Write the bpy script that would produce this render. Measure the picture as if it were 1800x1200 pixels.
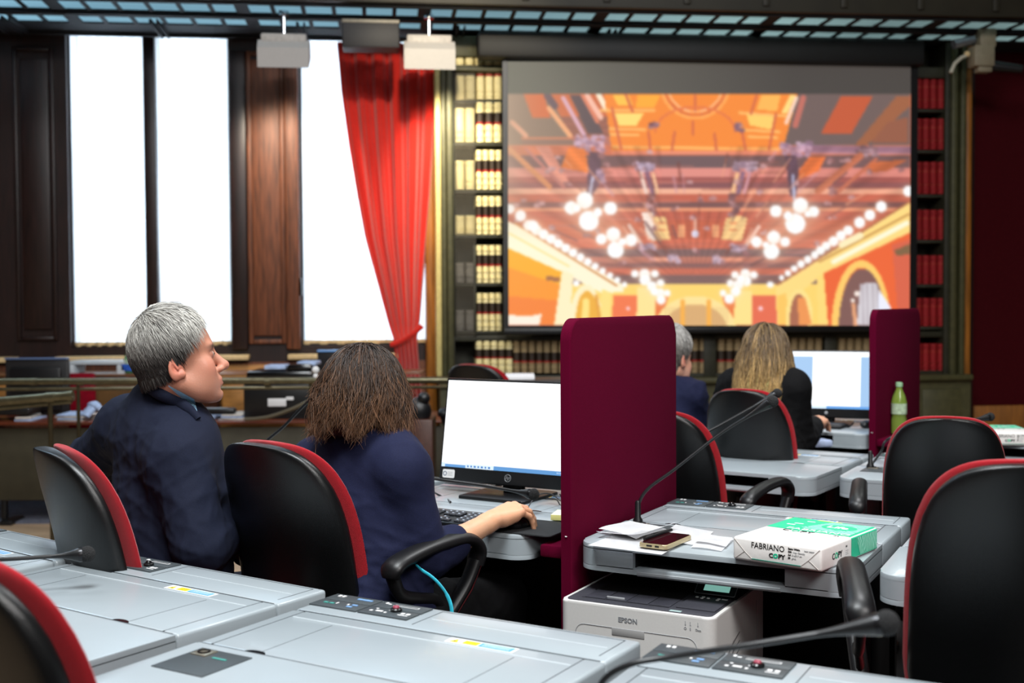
import bpy, bmesh, math, random
import numpy as np
from mathutils import Vector, Matrix
random.seed(7); rng = np.random.default_rng(7)
PI = math.pi
SC = bpy.context.scene
for _o in list(bpy.data.objects): bpy.data.objects.remove(_o)
COL = SC.collection

# ---------------------------------------------------------------- camera, sky, exposure, big lights
FPX, PITCH, ROLL, CAMH = 2050.47, math.radians(1.9564), math.radians(-0.2993), 1.3248
_cp, _sp, _cr, _sr = math.cos(PITCH), math.sin(PITCH), math.cos(ROLL), math.sin(ROLL)
_Rv, _Uv, _Dv = Vector((1, 0, 0)), Vector((0, _sp, _cp)), Vector((0, _cp, -_sp))
cam_data = bpy.data.cameras.new('camera'); cam = bpy.data.objects.new('camera', cam_data); COL.objects.link(cam)
cam_data.lens = FPX / 1800 * 36; cam_data.sensor_width = 36; cam_data.clip_start = .05; cam_data.clip_end = 60
_cx = _Rv * _cr + _Uv * _sr; _cy = -_Rv * _sr + _Uv * _cr
_m = Matrix((_cx, _cy, -_Dv)).transposed().to_4x4(); _m.translation = (0, 0, CAMH)
cam.matrix_world = _m
cam_data.dof.use_dof = True; cam_data.dof.focus_distance = 2.75; cam_data.dof.aperture_fstop = 3.6
SC.camera = cam
SC.view_settings.view_transform = 'Standard'; SC.view_settings.look = 'None'
SC.view_settings.exposure = 0.0; SC.view_settings.gamma = 1; SC.view_settings.use_curve_mapping = False
SC.cycles.use_denoising = True
SC.cycles.max_bounces = 7; SC.cycles.diffuse_bounces = 3; SC.cycles.glossy_bounces = 3
SC.cycles.sample_clamp_indirect = 4.0
wd = bpy.data.worlds.new('sky'); SC.world = wd; wd.use_nodes = True
_bg = wd.node_tree.nodes['Background']; _bg.inputs[0].default_value = (.80, .90, 1.0, 1); _bg.inputs[1].default_value = 10.0

def lamp(name, kind, loc, energy, color=(1, 1, 1), size=1.0, target=None, size_y=None, spot=None, blend=.5):
    d = bpy.data.lights.new(name, kind); d.energy = energy; d.color = color
    if kind == 'AREA':
        d.size = size
        if size_y: d.shape = 'RECTANGLE'; d.size_y = size_y
    else:
        d.shadow_soft_size = size
    if kind == 'SPOT': d.spot_size = math.radians(spot); d.spot_blend = blend
    o = bpy.data.objects.new(name, d); COL.objects.link(o); o.location = loc
    if target is not None:
        o.rotation_euler = (Vector(target) - Vector(loc)).to_track_quat('-Z', 'Y').to_euler()
    return o
# ceiling lamps of the hall, hung above the rows of desks
lamp('ceiling_lamp_a', 'AREA', (-.5, 1.3, 4.6), 240, (.93, .98, 1.0), 1.4, (-.4, 1.9, 0))
lamp('ceiling_lamp_b', 'AREA', (1.5, 4.0, 4.4), 85, (.97, .98, 1), .9, (1.3, 4.5, 0))
lamp('ceiling_lamp_c', 'AREA', (-3.0, 4.5, 5.6), 70, (.95, .97, 1.0), 1.4, (-2.6, 5.2, 0))
lamp('ceiling_lamp_d', 'AREA', (2.4, -1.2, 4.8), 210, (1, .97, .95), 1.6, (1.2, 2.0, .6))

lamp('rear_fill_light', 'AREA', (.9, -2.6, 3.4), 45, (1, .98, .96), 1.2, (.7, 2.6, .5))  # unseen fill light added behind the camera to brighten the printer
lamp('hall_spotlight', 'SPOT', (-.35, 5.6, 3.7), 320, (1, .86, .62), .05, (-.35, 8.9, 2.35), spot=46, blend=.9)

# ---------------------------------------------------------------- pixel helpers (rays of the photographed view met with real planes)
def ray(px, py):
    a, b = px - 900, py - 600
    qx = a * _cr + b * _sr; qy = -a * _sr + b * _cr
    u = -qy / FPX
    return np.array([qx / FPX, _cp + u * _sp, -_sp + u * _cp])
def GZ(px, py, z):
    r = ray(px, py); t = (z - CAMH) / r[2]
    return Vector((r[0] * t, r[1] * t, z))
def AY(px, py, Y):
    r = ray(px, py); t = Y / r[1]
    return Vector((r[0] * t, Y, CAMH + r[2] * t))
WY = math.radians(6.5); WO = Vector((0, 9.0, 0))
EW = Vector((math.cos(WY), math.sin(WY), 0)); NW = Vector((math.sin(WY), -math.cos(WY), 0))
def WP(px, py, t=0.0):
    r = Vector(ray(px, py)); c = Vector((0, 0, CAMH))
    k = ((WO + NW * t) - c).dot(NW) / r.dot(NW)
    p = c + r * k
    return (p - WO).dot(EW), p.z
def WS(px, py=400, t=0.0): return WP(px, py, t)[0]
def WZ(px, py, t=0.0): return WP(px, py, t)[1]
def WL(s, t, z=0.0): return WO + EW * s + NW * t + Vector((0, 0, z))

# ---------------------------------------------------------------- materials
def lin(c):
    return tuple(((v / 255) / 12.92 if v / 255 <= .04045 else ((v / 255 + .055) / 1.055) ** 2.4) for v in c)
MATS = {}
def mat(name, rgb, rough=.5, metal=0.0, spec=.5, var=.06, vscale=40, bump=0.0, bscale=200, coat=0.0, emit=None, estr=1.0,
        trans=0.0, alpha=1.0, sheen=0.0, stretch=None, attr=None, aniso=0.0):
    if name in MATS: return MATS[name]
    m = bpy.data.materials.new(name); m.use_nodes = True; nt = m.node_tree; N = nt.nodes; L = nt.links
    b = N['Principled BSDF']; c = lin(rgb)
    b.inputs['Roughness'].default_value = rough; b.inputs['Metallic'].default_value = metal
    b.inputs['Specular IOR Level'].default_value = spec
    b.inputs['Coat Weight'].default_value = coat; b.inputs['Sheen Weight'].default_value = sheen
    b.inputs['Transmission Weight'].default_value = trans; b.inputs['Alpha'].default_value = alpha
    tc = N.new('ShaderNodeTexCoord'); src = tc.outputs['Object']
    if stretch:
        mp = N.new('ShaderNodeMapping'); mp.inputs['Scale'].default_value = stretch
        L.new(src, mp.inputs[0]); src = mp.outputs[0]
    if attr:
        at = N.new('ShaderNodeAttribute'); at.attribute_name = attr
        L.new(at.outputs['Color'], b.inputs['Base Color'])
    elif var > 0:
        nz = N.new('ShaderNodeTexNoise'); nz.inputs['Scale'].default_value = vscale; nz.inputs['Detail'].default_value = 4
        L.new(src, nz.inputs['Vector'])
        cr = N.new('ShaderNodeValToRGB')
        cr.color_ramp.elements[0].position = .3; cr.color_ramp.elements[1].position = .7
        cr.color_ramp.elements[0].color = (*[max(0, v * (1 - var * 2)) for v in c], 1)
        cr.color_ramp.elements[1].color = (*[min(1, v * (1 + var * 2)) for v in c], 1)
        L.new(nz.outputs['Fac'], cr.inputs[0]); L.new(cr.outputs[0], b.inputs['Base Color'])
    else:
        b.inputs['Base Color'].default_value = (*c, 1)
    if bump > 0:
        n2 = N.new('ShaderNodeTexNoise'); n2.inputs['Scale'].default_value = bscale; n2.inputs['Detail'].default_value = 3
        L.new(src, n2.inputs['Vector'])
        bp = N.new('ShaderNodeBump'); bp.inputs['Strength'].default_value = bump; bp.inputs['Distance'].default_value = .004
        L.new(n2.outputs['Fac'], bp.inputs['Height']); L.new(bp.outputs[0], b.inputs['Normal'])
    if emit is not None:
        b.inputs['Emission Color'].default_value = (*lin(emit), 1); b.inputs['Emission Strength'].default_value = estr
    MATS[name] = m; return m

def M_cloth_sheer():
    m = bpy.data.materials.new('sheer_cloth'); m.use_nodes = True; nt = m.node_tree; N = nt.nodes; L = nt.links
    N.remove(N['Principled BSDF']); out = N['Material Output']
    tr = N.new('ShaderNodeBsdfTranslucent'); df = N.new('ShaderNodeBsdfDiffuse'); mx = N.new('ShaderNodeMixShader')
    w = N.new('ShaderNodeTexWave'); w.inputs['Scale'].default_value = 3; w.inputs['Distortion'].default_value = 3
    tc = N.new('ShaderNodeTexCoord'); L.new(tc.outputs['Object'], w.inputs['Vector'])
    cr = N.new('ShaderNodeValToRGB'); cr.color_ramp.elements[0].color = (.86, .88, .92, 1); cr.color_ramp.elements[1].color = (.95, .96, .97, 1)
    L.new(w.outputs['Fac'], cr.inputs[0]); L.new(cr.outputs[0], tr.inputs[0]); L.new(cr.outputs[0], df.inputs[0])
    mx.inputs[0].default_value = .35; L.new(tr.outputs[0], mx.inputs[1]); L.new(df.outputs[0], mx.inputs[2])
    L.new(mx.outputs[0], out.inputs[0]); return m

def M_pane():
    m = bpy.data.materials.new('window_glass'); m.use_nodes = True; nt = m.node_tree; N = nt.nodes; L = nt.links; N.remove(N['Principled BSDF'])
    t = N.new('ShaderNodeBsdfTransparent'); t.inputs[0].default_value = (.93, .96, .98, 1); g = N.new('ShaderNodeBsdfGlossy'); g.inputs['Roughness'].default_value = .03
    fr = N.new('ShaderNodeFresnel'); mx = N.new('ShaderNodeMixShader'); L.new(fr.outputs[0], mx.inputs[0]); L.new(t.outputs[0], mx.inputs[1]); L.new(g.outputs[0], mx.inputs[2]); L.new(mx.outputs[0], N['Material Output'].inputs[0]); return m

# ---------------------------------------------------------------- mesh builder
class Geo:
    def __init__(s): s.bm = bmesh.new()
    def _fin(s, geom, M, mi):
        vs = [g for g in geom if isinstance(g, bmesh.types.BMVert)]
        if M is not None: bmesh.ops.transform(s.bm, matrix=M, verts=vs)
        for f in {f for v in vs for f in v.link_faces}: f.material_index = mi
    def box(s, x0, x1, y0, y1, z0, z1, bev=0.0, seg=2, mi=0, M=None, taper=None):
        nb = len(s.bm.verts)
        r = bmesh.ops.create_cube(s.bm, size=1.0); vs = r['verts']
        for v in vs:
            v.co = Vector((x0 + (v.co.x + .5) * (x1 - x0), y0 + (v.co.y + .5) * (y1 - y0), z0 + (v.co.z + .5) * (z1 - z0)))
        fs = {f for v in vs for f in v.link_faces}
        if bev > 0:
            es = list({e for v in vs for e in v.link_edges})
            rr = bmesh.ops.bevel(s.bm, geom=es, offset=min(bev, abs(x1-x0)*.49, abs(y1-y0)*.49, abs(z1-z0)*.49), segments=seg, profile=.5, affect='EDGES')
            s.bm.verts.ensure_lookup_table(); vs = s.bm.verts[nb:]
        s._fin(list(vs), M, mi); return s
    def cyl(s, p, q, r, r2=None, seg=20, mi=0, cap=True):
        p, q = Vector(p), Vector(q); r2 = r if r2 is None else r2
        d = q - p; M = Matrix.Translation((p + q) / 2) @ d.to_track_quat('Z', 'Y').to_matrix().to_4x4()
        g = bmesh.ops.create_cone(s.bm, cap_ends=cap, segments=seg, radius1=r, radius2=r2, depth=d.length)
        s._fin(g['verts'], M, mi); return s
    def sph(s, c, r, seg=20, mi=0, sc=(1, 1, 1), M=None):
        g = bmesh.ops.create_uvsphere(s.bm, u_segments=seg, v_segments=max(8, seg // 2), radius=r)
        T = Matrix.Translation(c) @ Matrix.Diagonal((*sc, 1))
        s._fin(g['verts'], (M @ T) if M is not None else T, mi); return s
    def tube(s, path, rad, seg=12, mi=0, sx=1.0, up=None, closed=False):
        P = [Vector(p) for p in path]; n = len(P)
        R = rad if hasattr(rad, '__len__') else [rad] * n
        T = [(P[min(i + 1, n - 1)] - P[max(i - 1, 0)]).normalized() for i in range(n)]
        a = Vector(up) if up is not None else (Vector((0, 0, 1)) if abs(T[0].z) < .9 else Vector((1, 0, 0)))
        rings = []
        for i in range(n):
            a = (a - T[i] * a.dot(T[i]));
            if a.length < 1e-6: a = T[i].orthogonal()
            a.normalize(); b = T[i].cross(a)
            rings.append([s.bm.verts.new(P[i] + (a * math.cos(2 * PI * k / seg) + b * math.sin(2 * PI * k / seg) * sx) * R[i]) for k in range(seg)])
        fs = []
        for i in range(n - 1):
            for k in range(seg):
                fs.append(s.bm.faces.new((rings[i][k], rings[i][(k + 1) % seg], rings[i + 1][(k + 1) % seg], rings[i + 1][k])))
        fs.append(s.bm.faces.new(rings[0][::-1])); fs.append(s.bm.faces.new(rings[-1]))
        for f in fs: f.material_index = mi
        return s
    def lathe(s, prof, c=(0, 0, 0), seg=28, mi=0, M=None):
        c = Vector(c); rings = []; vs = []
        for r, z in prof:
            ring = [s.bm.verts.new(c + Vector((r * math.cos(2 * PI * k / seg), r * math.sin(2 * PI * k / seg), z))) for k in range(seg)]
            rings.append(ring); vs += ring
        for i in range(len(rings) - 1):
            for k in range(seg):
                s.bm.faces.new((rings[i][k], rings[i][(k + 1) % seg], rings[i + 1][(k + 1) % seg], rings[i + 1][k]))
        s.bm.faces.new(rings[0][::-1]); s.bm.faces.new(rings[-1])
        s._fin(vs, M, mi); return s
    def prism(s, poly, z0, z1, mi=0, M=None, bev=0, seg=2):
        nb = len(s.bm.verts)
        a = [s.bm.verts.new((p[0], p[1], z0)) for p in poly]; b = [s.bm.verts.new((p[0], p[1], z1)) for p in poly]
        n = len(poly); s.bm.faces.new(a[::-1]); top = s.bm.faces.new(b)
        for i in range(n): s.bm.faces.new((a[i], a[(i + 1) % n], b[(i + 1) % n], b[i]))
        if bev:
            bmesh.ops.bevel(s.bm, geom=list(top.edges), offset=bev, segments=seg, profile=.5, affect='EDGES')
            s.bm.verts.ensure_lookup_table()
        s.bm.verts.ensure_lookup_table(); s._fin(list(s.bm.verts[nb:]), M, mi); return s
    def surf(s, fn, nu, nv, mi=0, thick=0.0, wrap=False):
        g = [[s.bm.verts.new(fn(i / nu, j / nv)) for j in range(nv + 1)] for i in range(nu + 1)]
        fs = [s.bm.faces.new((g[i][j], g[i + 1][j], g[i + 1][j + 1], g[i][j + 1])) for i in range(nu) for j in range(nv)]
        for f in fs: f.material_index = mi
        if thick: bmesh.ops.solidify(s.bm, geom=fs, thickness=thick)
        return s
    def quad(s, pts, mi=0):
        f = s.bm.faces.new([s.bm.verts.new(p) for p in pts]); f.material_index = mi; return s
    def build(s, name, mats, parent=None, smooth=True, loc=None, rotz=0.0, ang=35, M=None):
        bmesh.ops.recalc_face_normals(s.bm, faces=s.bm.faces[:])
        me = bpy.data.meshes.new(name); s.bm.to_mesh(me); s.bm.free()
        for m in (mats if isinstance(mats, (list, tuple)) else [mats]): me.materials.append(m)
        if smooth:
            me.polygons.foreach_set('use_smooth', [True] * len(me.polygons))
            me.set_sharp_from_angle(angle=math.radians(ang))
        o = bpy.data.objects.new(name, me); COL.objects.link(o)
        if M is not None: o.matrix_world = M
        if loc is not None: o.location = loc
        if rotz: o.rotation_euler = (0, 0, rotz)
        if parent is not None: o.parent = parent
        return o
def tag(o, label=None, cat=None, group=None, kind=None):
    if label: o['label'] = label
    if cat: o['category'] = cat
    if group: o['group'] = group
    if kind: o['kind'] = kind
    return o
def thing(name, label, cat, loc=(0, 0, 0), rotz=0.0, group=None):
    o = bpy.data.objects.new(name, None); COL.objects.link(o); o.location = loc; o.rotation_euler = (0, 0, rotz)
    o.empty_display_size = .1
    return tag(o, label, cat, group)
def copy_tree(o, parent=None):
    c = o.copy(); COL.objects.link(c); c.parent = parent
    for ch in list(o.children): copy_tree(ch, c)
    return c
def dup(root, loc, rotz, label=None, group=None):
    r = copy_tree(root); r.location = loc; r.rotation_euler = (0, 0, rotz)
    if label: r['label'] = label
    if group: r['group'] = group
    return r
def struct(o): o['kind'] = 'structure'; return o
def text(name, s, size, m, parent, loc, rot, ext=.0003, align='LEFT', sx=1.0, shear=0, offset=0.0):
    c = bpy.data.curves.new(name, 'FONT'); c.body = s; c.size = size; c.extrude = ext; c.align_x = align; c.resolution_u = 2
    c.shear = shear; c.offset = offset
    tmp = bpy.data.objects.new(name, c); COL.objects.link(tmp); dg = bpy.context.evaluated_depsgraph_get(); dg.update()
    me = bpy.data.meshes.new_from_object(tmp.evaluated_get(dg)); me.name = name; bpy.data.objects.remove(tmp); bpy.data.curves.remove(c)
    me.materials.clear(); me.materials.append(m)
    o = bpy.data.objects.new(name, me); COL.objects.link(o)
    o.location = loc; o.rotation_euler = rot; o.scale = (sx, 1, 1); o.parent = parent
    return o
def rrect(x0, x1, y0, y1, r, n=5):
    out = []
    rs = r if isinstance(r, (list, tuple)) else [r] * 4
    for (cx, cy, a0, rr) in ((x1, y1, 0, rs[0]), (x0, y1, 90, rs[1]), (x0, y0, 180, rs[2]), (x1, y0, 270, rs[3])):
        sx = -1 if cx == x1 else 1; sy = -1 if cy == y1 else 1
        if rr <= 0: out.append((cx, cy)); continue
        for k in range(n + 1):
            a = math.radians(a0 + 90 * k / n)
            out.append((cx + sx * rr + rr * math.cos(a), cy + sy * rr + rr * math.sin(a)))
    return out
def bez(P, n=24):
    P = [Vector(p) for p in P]; out = []
    for i in range(len(P) - 1):
        p0 = P[max(0, i - 1)]; p1 = P[i]; p2 = P[i + 1]; p3 = P[min(len(P) - 1, i + 2)]
        for k in range(n if i == len(P) - 2 else n):
            t = k / n; out.append(.5 * ((2 * p1) + (-p0 + p2) * t + (2 * p0 - 5 * p1 + 4 * p2 - p3) * t * t + (-p0 + 3 * p1 - 3 * p2 + p3) * t ** 3))
    out.append(P[-1]); return out

def smt(g, path, rad, seg=14, **k):
    q = bez(path, 5); n = len(q); r = np.interp(np.linspace(0, len(path) - 1, n), range(len(path)), rad); g.tube(q, list(r), seg, **k)
# ---------------------------------------------------------------- palette
DESK = mat('desk_grey', (152, 161, 166), .30, spec=.5, var=.01, vscale=8, bump=.02, bscale=900, coat=.15)
DESKS = mat('desk_side_grey', (140, 146, 150), .42, var=.02, vscale=300, bump=.03, bscale=900)
SEAM = mat('seam_dark', (38, 42, 46), .6, var=0)
BLACKP = mat('black_plastic', (17, 18, 20), .38, var=.08, vscale=300, bump=.05, bscale=900)
BLACKS = mat('black_satin', (12, 13, 15), .22, var=.05, vscale=100)
SHELL = mat('chair_shell_black', (9, 10, 11), .33, var=.06, vscale=200, bump=.12, bscale=700)
RED = mat('red_fabric', (158, 18, 30), .92, spec=.12, var=.13, vscale=700, bump=.5, bscale=900, sheen=.25)
MAROON = mat('maroon_felt', (84, 4, 34), .97, spec=.05, var=.12, vscale=600, bump=.35, bscale=900)
PANEL = mat('panel_charcoal', (62, 68, 71), .45, var=.05, vscale=600, bump=.08, bscale=1500)
CHROME = mat('chrome', (200, 200, 205), .14, metal=1.0, var=0)
WOODD = mat('dark_wood', (32, 13, 10), .42, var=.28, vscale=9, bump=.1, bscale=40, stretch=(6, 6, .5))
WOODM = mat('panel_wood', (104, 58, 34), .55, var=.25, vscale=9, bump=.1, bscale=40, stretch=(6, 6, .5))
WOODL = mat('light_wood', (176, 122, 62), .45, var=.15, vscale=6, stretch=(1, 6, 6))
WOODR = mat('red_brown_wood', (105, 48, 26), .35, var=.18, vscale=8, stretch=(1, 8, 8))
GOLDW = mat('ochre_wood', (148, 92, 30), .42, var=.18, vscale=7, stretch=(6, 6, .5))
OLIVE = mat('olive_paint', (72, 70, 42), .55, var=.1, vscale=20)
OLIVED = mat('dark_olive_paint', (42, 41, 27), .6, var=.1, vscale=20)
CREAMT = mat('cream_trim', (214, 196, 128), .5, var=.05)
CREAM = mat('cream_strip', (218, 190, 140), .6, var=.05)
REDW = mat('red_wall_cloth', (66, 8, 16), .9, spec=.1, var=.12, vscale=60, bump=.2, bscale=300)
BRASS = mat('old_brass', (104, 98, 76), .30, metal=.75, var=.12, vscale=30)
WHITEP = mat('white_plastic', (224, 222, 218), .42, var=.015, vscale=200, bump=.04, bscale=1500)
PAPER = mat('paper_white', (250, 250, 252), .85, spec=.2, var=0)

# ---------------------------------------------------------------- room shell
def wbox(name, s0, s1, t0, t1, z0, z1, m, kind='structure', parent=None, bev=0.0, label=None, cat=None, group=None):
    g = Geo().box(s0, s1, -t1, -t0, z0, z1, bev)
    o = g.build(name, m, parent, loc=None if parent else WO, rotz=0 if parent else WY)
    if parent is None:
        if kind == 'structure': struct(o)
        else: tag(o, label, cat, group)
    return o
FLOOR = mat('floor_parquet', (176, 150, 122), .4, var=.12, vscale=3, stretch=(1, 6, 1))
struct(Geo().box(-8, 9, -6, 12, -.1, 0).build('floor', FLOOR))
struct(Geo().box(-1.0, 8.5, -5.5, 6.4, 0, .006).build('floor_dark_sheet', mat('under_desk_black', (26, 22, 22), .95, var=.1, vscale=80)))  # dark sheet added over the floor to imitate the blackness under the desks
CEIL = mat('ceiling_paint', (120, 104, 86), .8, var=.05, vscale=2)
struct(Geo().box(-8, 9, -6, 12, 6.4, 6.6).build('ceiling', CEIL))
SIDE = mat('side_wall_paint', (92, 60, 46), .8, var=.1, vscale=2)
struct(Geo().box(-8.2, -8, -6, 12, 0, 6.4).build('wall_left', SIDE))
struct(Geo().box(9, 9.2, -6, 12, 0, 6.4).build('wall_right', SIDE))
struct(Geo().box(-8, 9, -6.2, -6, 0, 6.4).build('wall_front', SIDE))

GLASSW = M_pane()
sW1a, sW1b, sW2a, sW2b = WS(121), WS(405), WS(529), WS(758)
zW0, zW1 = WZ(260, 611), WZ(260, 40)
SL, SR = -9.3, 9.6
# window wall, in pieces round the openings
g = Geo()
def wb(s0, s1, z0, z1, t0=-.25, t1=0.0, mi=0): g.box(s0, s1, -t1, -t0, z0, z1, 0, mi=mi)
wb(SL, sW1a, 0, 6.4); wb(sW1b, sW2a, 0, 6.4); wb(sW1a, sW1b, 0, zW0); wb(sW1a, sW1b, zW1, 6.4)
wb(sW2a, sW2b, 0, zW0); wb(sW2a, sW2b, zW1, 6.4); wb(sW2b, WS(1712), 0, 6.4)
struct(g.build('wall_back', WOODD, loc=WO, rotz=WY))
struct(Geo().box(WS(1712), SR, -.0, .25, 0, 6.4).build('wall_back_right', REDW, loc=WO, rotz=WY))
struct(Geo().box(WS(1712), SR, -.03, 0.0, 0, WZ(1760, 712), .005).build('baseboard_back', GOLDW, loc=WO, rotz=WY))

def moulding_frame(g, s0, s1, z0, z1, w=.03, t=.03, mi=0):
    g.box(s0, s0 + w, -t, 0, z0, z1, .008, mi=mi); g.box(s1 - w, s1, -t, 0, z0, z1, .008, mi=mi)
    g.box(s0 + w, s1 - w, -t, 0, z0, z0 + w, .008, mi=mi); g.box(s0 + w, s1 - w, -t, 0, z1 - w, z1, .008, mi=mi)
# raised panelling of the wall between and beside the windows
g = Geo(); moulding_frame(g, WS(28), WS(100), zW0 + .06, 3.2); g.box(WS(40), WS(90), -.02, 0, zW0 + .14, 3.12, .01)
struct(g.build('trim_1', WOODD, loc=WO, rotz=WY))
g = Geo(); moulding_frame(g, WS(436), WS(502), zW0 + .02, 3.2, .035); g.box(WS(444), WS(494), -.022, 0, zW0 + .08, 3.14, .01)
struct(g.build('trim_2', WOODM, loc=WO, rotz=WY))
struct(Geo().box(WS(502.5), WS(527), -.06, 0, zW0 - .02, 3.2, .012).build('trim_3', WOODM, loc=WO, rotz=WY))
struct(Geo().box(WS(406.5), WS(435), -.05, 0, zW0 - .02, 3.2, .012).build('trim_4', WOODD, loc=WO, rotz=WY))
# sills and the panelling beneath the windows
zs1, zs0 = WZ(300, 624), WZ(300, 633)
for i, (a, b) in enumerate(((-40, 30), (98, 437), (505, 700))):
    struct(Geo().box(WS(a), WS(b), -.12, 0, zs0, zs1, .008).build('trim_%d' % (5 + i), CREAM, loc=WO, rotz=WY))
struct(Geo().box(WS(-60), WS(760), -.04, 0, 0, zs0 - .02).build('trim_8', WOODM, loc=WO, rotz=WY))
struct(Geo().box(WS(385), WS(556), -.07, -.04, .3, WZ(450, 640), .01).build('trim_9', WOODL, loc=WO, rotz=WY))
for i, (a, b) in enumerate(((sW1a, sW1b), (sW2a, sW2b))):
    wobj = struct(thing('window_%d' % (i + 1), None, None, WO, WY))
    g = Geo(); t0, t1 = -.16, -.06; w = .05
    for x0, x1 in ((a - .02, a + .012), (b - .012, b + .02)): g.box(x0, x1, -t1, -t0, zW0, zW1)
    g.box(a, b, -t1, -t0, zW0 - .02, zW0 + .02); g.box(a, b, -t1, -t0, zW1 - .03, zW1)
    if i == 0: g.box(WS(255, 400), WS(276, 400), .0, -t0, zW0, zW1, .01)
    g.build('window_frame', WOODD, wobj)
    Geo().box(a, b, .13, .136, zW0, zW1).build('glazing', GLASSW, wobj)
SHEER = M_cloth_sheer()
def sheer(pxa, pxb, label, flare=0.0, pull=0.0):
    a, b = WS(pxa), WS(pxb); ph = random.random() * 6
    def f(u, v):
        z = zW0 + .02 + (zW1 - zW0 - .05) * v
        aa = a + pull * math.sin(PI * v) ** 2 * .5 - pull * .6 * v
        s = aa + (b - aa) * u
        return (s, .07 + .010 * math.sin(u * 46 + ph) + .005 * math.sin(u * 91 + 3 * v), z)
    g = Geo().surf(f, 70, 10)
    o = g.build('sheer_curtain', SHEER, loc=WO, rotz=WY); o['label'] = label; o['category'] = 'curtain'
    Geo().surf(lambda u, v: (a + (b - a) * u, .062 + .010 * math.sin(u * 46 + ph), zW0 + .012 + .032 * v), 60, 1).build('hem', CREAM, o)
    return o
sheer(123, 256, 'long white sheer curtain on the window sash nearest the left picture edge')
sheer(275, 404, 'long white sheer curtain between the narrow dark mullion and the panelled pier', pull=.07)
sheer(531, 757, 'long white sheer curtain half hidden behind the red drape')
h_ = Geo().box(WS(526), WS(531), -.09, -.03, WZ(530, 520), WZ(530, 488), .01).build('window_latch', BLACKS, loc=WO, rotz=WY)
tag(h_, 'small dark window latch on the edge of the panelled pier', 'latch')
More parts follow.
